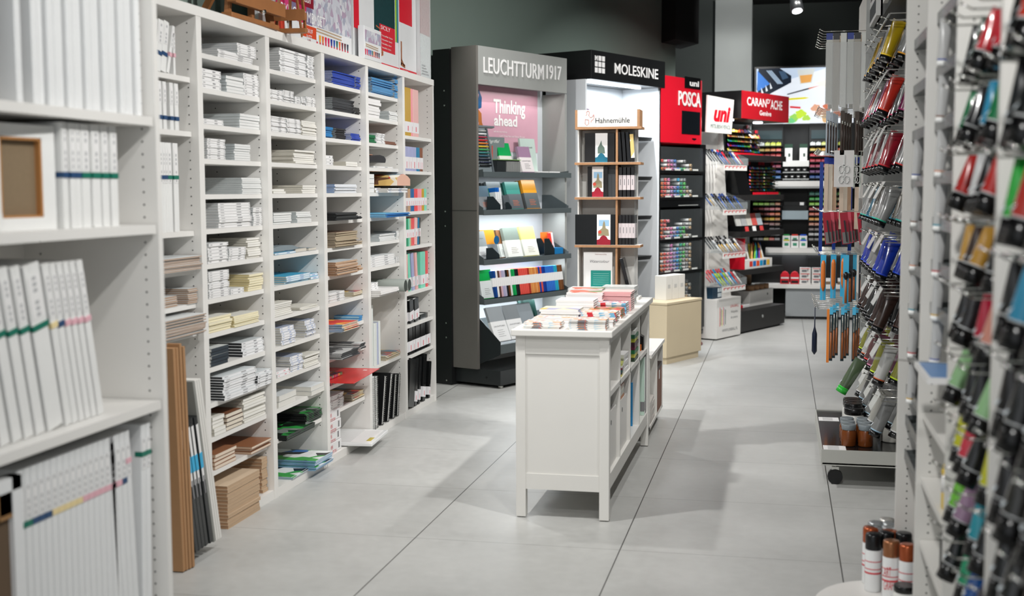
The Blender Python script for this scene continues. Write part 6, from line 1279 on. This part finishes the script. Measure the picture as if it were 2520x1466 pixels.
# ============================================================ tube rack on castors
RK = Frame(.45, 5.62, -90)      # x runs towards the camera: far parts have negative x
t = thing('tube_rack', 'tall wheeled rack of acrylic tubes with shallow tray at its foot, right side', 'rack', RK, (0,0,0))
part(t,'back_panel',MB().box(-1.28,.40,.2,.0,.42,2.5),BLACKM); part(t,'side_post',MB().box(-1.30,-.02,.45,-1.27,.42,2.9),C(150,152,150,.5)); part(t,'top_box',MB().box(-1.25,.025,2.19,-.02,.40,2.45),BLACK)
part(t,'foot_panel',MB().box(-1.02,.30,.17,-.04,.32,.6),WHITE2)
part(t,'tray',MB().box(-1.06,-.25,.105,-.02,.45,.112).box(-1.06,-.255,.10,-.02,-.25,.172).box(-.024,-.25,.10,-.02,.45,.172).box(-1.06,-.25,.10,-1.055,.45,.172),C(176,176,170,.4)); part(t,'tray_top',MB().box(-1.055,-.25,.160,-.025,.45,.166),M('glossy_black_top',(16,20,21),.12,var=.3,vs=14))
for x, y in ((-.10,-.19),(-.98,-.19),(-.10,.40)): part(t,'castor',MB().cyl((x-.018,y,.034),(x+.018,y,.034),.034,n=16).box(x-.012,y-.016,.05,x+.012,y+.016,.08,1).cyl((x,y,.08),(x,y,.105),.016,n=10,m=1),[BLACK,CHROME])
ZT = [2.10,1.86,1.62,1.376,1.14,.905,.67,.434]
SIL = (150,152,150)
TC = [[((190,160,20),(214,180,30)),(SIL,(214,150,40)),(SIL,(214,150,40)),((176,140,60),(214,150,40))],[((206,50,36),(206,60,40)),((120,30,80),(150,40,100)),(SIL,(150,60,90)),(SIL,(206,60,110))],[((160,26,44),(180,40,50)),(SIL,(200,60,60)),((120,40,50),(170,40,60)),(SIL,(190,60,70))],[(SIL,(40,160,130)),(SIL,(50,170,160)),((140,136,126),(60,110,120)),((20,96,120),(30,120,150))],[((24,56,170),(30,60,180)),((30,60,180),(30,70,190)),(SIL,(120,120,120)),(SIL,(90,80,170))],[((58,40,34),(60,44,38)),((56,36,30),(70,44,36)),((24,25,26),(50,50,50)),((30,32,32),(60,60,60))],[((214,214,210),(190,90,50)),((150,150,60),(190,220,40)),((120,70,90),(206,130,160)),((110,70,70),(230,60,60))],[(SIL,(150,180,200)),((206,204,196),(200,200,200)),(SIL,(170,200,214)),(SIL,(170,200,214))]]
for k, z in enumerate(ZT):
    part(t,'hook_rail',MB().bar((-1.24,-.0,z),(.0,-.0,z),.004,.004).bar((0,0,z),(0,.40,z),.004,.004).bar((-.0,-.0,z-.03),(-.0,.4,z-.045),.004,.004).bar((-.6,-.0,z),(-.6,.40,z),.004,.004),CHROME,'chrome wire frame')
    for q, x in enumerate((-.10,-.45,-.85)):
        part(t,'label_holder',MB().box(-.05,-.002,-.085,.10,.0,.0),clearmat('label_film',(214,216,212),.55,.15),'clear price label flap',loc=(x,-.005,z),rot=(-rad(28),0,0))
    for h in range(6):
        x = -.05-h*.215; hook(RK, x, -.0, z-.02, 'chrome hook of the tube rack, %s row, %s from the near end' % (ORD[k], ORD[h]), 'hooks of the tube rack', 1.5)
        for q in range(4 if h < 2 else 2):
            c, b = TC[k][(q+h) % 4]
            hang_tube(tube_mesh(('rk',)+c+b, .155, .027, c, (14,15,16), b), RK, x, .045+q*.078, z-.025, rad(20+3*((q+k) % 2)), '%s-banded acrylic tube on the rack, %s row, hook %s, %s from the front' % (colname(b), ORD[k], ORD[h], ORD[q]), 'acrylic tubes on the wheeled rack')
u = hang_tube(tube_mesh(('rk1',), .155, .027, (90,110,80), (50,170,60), (50,200,60)), RK, -.5, -.06, .52, rad(30), 'green-capped acrylic tube sticking out above the black-lidded jars', None)
AMB = (110,58,24)
for i in range(2):
    for j in range(3): jar(RK,-.16-.085*j,-.13+.075*i,.1665,.034,.10,AMB,(120,128,132),'amber glass jar with grey lid, %s column, %s from the camera on the rack tray' % (('left','right')[i],ORD[j]),group='amber jars on the rack tray')
for j in range(5): jar(RK,-.46-.075*j*.9 if j < 4 else -.45,-.09 if j < 4 else .08,.1665,.05 if j < 1 else .046,.125+.012*(j > 0),(206,206,202),(16,17,18),'white jar with wide black lid, %s on the rack tray' % ORD[j],group='black-lidded jars on the rack tray')
jar(RK,-.30,.07,.1665,.048,.10,(206,204,196),(190,188,180),'low off-white jar in the middle of the rack tray')
for k, x in enumerate((-.14,-.86)):
    u = thing('label_card','white printed label card on the %s end of the rack tray' % ('near','far')[k],'label',RK,(x,-.245,.1662)); part(u,'card',MB().box(0,0,0,.10,.10,.0012),PAPER)
    for q in range(6): part(u,'print_line',MB().box(.012+q*.014,.02,.0012,.015+q*.014,.07,.0016),INK)
for k, (x, y) in enumerate(((-1.20,.1),(-.3,-.0))):
    u = thing('framed_print','framed print leaning on top of the tube rack, %s one' % ('far','near')[k],'framed print',RK,(x,y,2.20) if 0 else (x-.1,-.003,2.2)); part(u,'frame',MB().box(0,0,0,.5,.02,.4),C(190,190,188,.5)); part(u,'print',MB().box(.08,-.001,.12,.25,0,.36).box(.03,-.001,.02,.45,0,.09),C(50,52,54,.5))
# ============================================================ hook wall with rulers, brushes, knives
HW = Frame(.45, 6.95, -90)
t = thing('pegboard', 'white perforated hook wall with rulers, brushes and knives', 'hook wall', HW, (0,0,0))
part(t,'board',MB().box(-.98,.0,.52,.0,.015,2.45),M('perforated_board',(190,188,182),.5)); part(t,'post',MB().box(0,-.012,.48,.045,.03,3.3),C(130,132,131,.5)); part(t,'lower_panel',MB().box(-.98,.06,.0,.0,.08,.52),WHITE2)
sl = MB()
for z in [1.26,1.245,1.0,.70]:
    for k in range(16): sl.box(-.95+k*.06,-.001,z-.03,-.935+k*.06,.0,z+.03)
o = part(t,'slot',sl,HOLE); o['kind'] = 'stuff'
ZH = [2.20,1.78,1.55,1.22,.985,.68]
for k, z in enumerate(ZH):
    for h in range(8): hook(HW, -.06-h*.12, -.235, z, 'long chrome hook of the hook wall, %s row, %s from the near end' % (ORD[k], ORD[h]), 'hooks of the hook wall', 1.0)
def hang_pack(x, y, z, w_, h_, th, mats, label, group, nm, cat, head=None, tilt=0, film=True):
    t = thing(nm, label, cat, HW, (x, y, z), group=group, tilt=(tilt,0)); t.rotation_euler = (Matrix.Rotation(HW.r, 3, 'Z') @ Matrix.Rotation(tilt, 3, 'Y')).to_euler()
    part(t,'card',MB().box(-w_/2,-th/2,-h_,w_/2,th/2,-.008),mats)
    if head: part(t,'header_card',MB().box(-w_/2-.001,-th/2-.001,-.06,w_/2+.001,th/2+.001,.0),C(*head,.4))
    return t
# packs face the camera: wide along the depth of the wall, one behind another on each hook
def hpack(h, q, z, w_, h_, col, label, group, nm, cat, head=None, dx=0, th=.006, extra=None, tilt=0):
    x, y = -.06-h*.12, -.205+q*.037+dx
    t = thing(nm, label, cat, HW, (x, y, z), group=group); t.rotation_euler = (Matrix.Rotation(HW.r, 3, 'Z') @ Matrix.Rotation(tilt, 3, 'X')).to_euler()
    part(t,'pack_card',MB().box(-th/2,-w_/2,-h_,th/2,w_/2,0),col)
    if head: part(t,'header_card',MB().box(-th/2-.001,-w_/2-.001,-.035,th/2+.001,w_/2+.001,.0),C(*head,.4))
    if extra: extra(t, w_, h_, th)
    return t
RULC = [C(176,178,172,.2),C(206,206,200,.2),C(150,146,136,.25),C(190,166,140,.3),C(200,202,198,.15),C(160,160,152,.2)]
def sleeve(t, w_, h_, th): part(t,'plastic_sleeve',MB().box(-th/2-.002,-w_/2-.003,-h_-.005,th/2+.002,w_/2+.003,-.05),clearmat('pack_film',(235,238,238),.3,.1))
for k in range(12):
    hpack(k % 2, k*.5, 2.19, .032, .38+.02*(k % 3), RULC[k % 6], 'long clear ruler pack, %s from the left on the top hook row' % ORD[k], 'ruler packs on the top hook row', 'ruler_pack', 'ruler pack', head=((24,50,130),None,(30,32,36),None,None,(30,32,36))[k % 6], extra=sleeve)
def brush(t, w_, h_, th): part(t,'brush',MB().cyl((th/2+.004,0,-h_*.3),(th/2+.004,0,-h_*.95),.004,n=6).cyl((th/2+.004,0,-.05),(th/2+.004,0,-h_*.3),.003,.005,6,1),[C(50,34,28,.3),CHROME])
for k in range(11):
    hpack(k % 4, k*.52, 1.77, .022, .24, C(70,62,56,.2) if k > 3 else C(170,180,190,.25), 'dark long-handled brush pack, %s from the left on the second hook row' % ORD[k] if k > 3 else 'pale pen pack, %s from the left on the second hook row' % ORD[k], 'brush packs on the second hook row', 'brush_pack', 'brush pack', extra=brush)
def scis(t, w_, h_, th):
    s = MB()
    for q, zz in ((0,-h_*.52),(1,-h_*.8)):
        for sd in (-1,1):
            c = (th/2+.003, sd*w_*.14, zz); pts = [(c[0], c[1]+.013*cos(a), c[2]+.02*sin(a)) for a in [2*pi*i/12 for i in range(13)]]; s.tube(pts,.003,5)
        s.bar((th/2+.002,0,zz+.02),(th/2+.002,0,zz+.08),.008,.004)
    part(t,'scissors',s,C(206,208,206,.25))
hpack(0, 2.4, 1.555, .105, .20, C(206,204,202,.4), 'white card with two clear-handled scissors, third hook row', None, 'scissors_card', 'scissors', extra=scis)
hpack(1, 4.4, 1.555, .05, .20, C(190,200,190,.4), 'narrow pale green card with scissors, third hook row', None, 'scissors_card', 'scissors', extra=scis)
for k in range(7): hpack(1+k % 3, k*.75, 1.52, .022, .40, (C(196,178,160,.3),C(206,196,180,.3),C(180,150,124,.35))[k % 3], 'long tan wooden stick pack, %s from the left below the scissors' % ORD[k], 'stick packs below the scissors', 'stick_pack', 'stick pack', head=(24,50,140))
for k in range(5): hpack(3+k % 3, k*1.15-.5, 1.50, .02, .54-.05*(k % 2), C(20,56,140,.3) if k % 2 == 0 else C(20,24,50,.3), '%s long ruler hanging low, %s from the left behind the red packs' % ('bright blue' if k % 2 == 0 else 'navy blue', ORD[k]), 'long rulers behind the red packs', 'long_ruler', 'ruler')
def cutter(t, w_, h_, th): part(t,'cutter_tool',MB().bar((th/2+.005,0,-h_*.25),(th/2+.005,.004,-h_*.92),.008,.012),C(40,36,38,.3)); part(t,'grey_insert',MB().box(th/2,-w_*.4,-h_*.98,th/2+.001,w_*.4,-h_*.62),C(110,110,108,.4))
for k in range(9): hpack(k % 4, k*.62, 1.215, .042, .175, C(150,26,46,.3) if k % 2 == 0 else C(196,80,96,.3), '%s cutter pack, %s from the left on the fourth hook row' % ('dark red' if k % 2 == 0 else 'pinkish red', ORD[k]), 'red cutter packs on the fourth hook row', 'cutter_pack', 'cutter pack', extra=cutter, tilt=rad(6))
def knife(t, w_, h_, th): part(t,'knife_handle',MB().lathe([(.004,-h_*.80),(.011,-h_*.7),(.013,-h_*.45),(.012,-h_*.2),(.006,-h_*.12)],12,o=(th/2+.012,0,0)),C(206,112,40,.4)); part(t,'knife_blade',MB().bar((th/2+.012,0,-h_*.78),(th/2+.012,0,-h_*1.0),.002,.008),CHROME)
for k in range(3): hpack(k, k*1.6-.3, .98, .03, .25, C(60,170,214,.3), 'orange-handled knife on a light blue card, %s from the left on the fifth hook row' % ORD[k], 'orange knives on the fifth hook row', 'knife_card', 'knife', extra=knife)
def tool(t, w_, h_, th): part(t,'tool_head',MB().lathe([(.006,-h_*.5),(.015,-h_*.45),(.015,-h_*.38),(.005,-h_*.34)],10,o=(th/2+.012,0,0)),BLACK); part(t,'tool_handle',MB().cyl((th/2+.012,0,-h_*.5),(th/2+.012,0,-h_*.98),.006,.007,8),C(170,96,50,.4))
for k in range(5): hpack(k % 3, 3.0+k*.75, .98, .03, .27, C(70,176,216,.3) if k % 2 == 0 else C(40,46,52,.4), 'carving tool on a %s card, %s from the left on the fifth hook row' % ('light blue' if k % 2 == 0 else 'dark',ORD[k]), 'carving tools on the fifth hook row', 'tool_card', 'carving tool', extra=tool)
def pknife(t, w_, h_, th): part(t,'handle',MB().cyl((th/2+.008,0,-h_*.95),(th/2+.008,0,-h_*.45),.0065,.005,8),C(156,90,46,.4)); part(t,'blade',MB().cyl((th/2+.008,0,-h_*.45),(th/2+.008,0,-h_*.12),.004,.002,6),CHROME); part(t,'blue_tab',MB().box(-.001,-w_/2,-.03,th+.002,w_/2,.012),C(80,180,220,.4))
for k in range(10): hpack(k % 3, 1.0+k*.55, .68, .018, .29, C(34,52,58,.4), 'palette knife with wooden handle, %s from the left on the lowest hook row' % ORD[k], 'palette knives on the lowest hook row', 'palette_knife', 'palette knife', extra=pknife)
hpack(0, .55, .68, .014, .30, C(226,130,50,.4), 'orange card at the left of the palette knives', None, 'orange_card', 'card')
u = thing('brush_set','small dark blue tool hanging alone at the hook tip, lowest hook row','tool',HW,(-.30,-.25,.672)); part(u,'handle',MB().lathe([(.003,-.28),(.016,-.26),(.015,-.16),(.004,-.12),(.003,0)],10),C(18,28,50,.3))
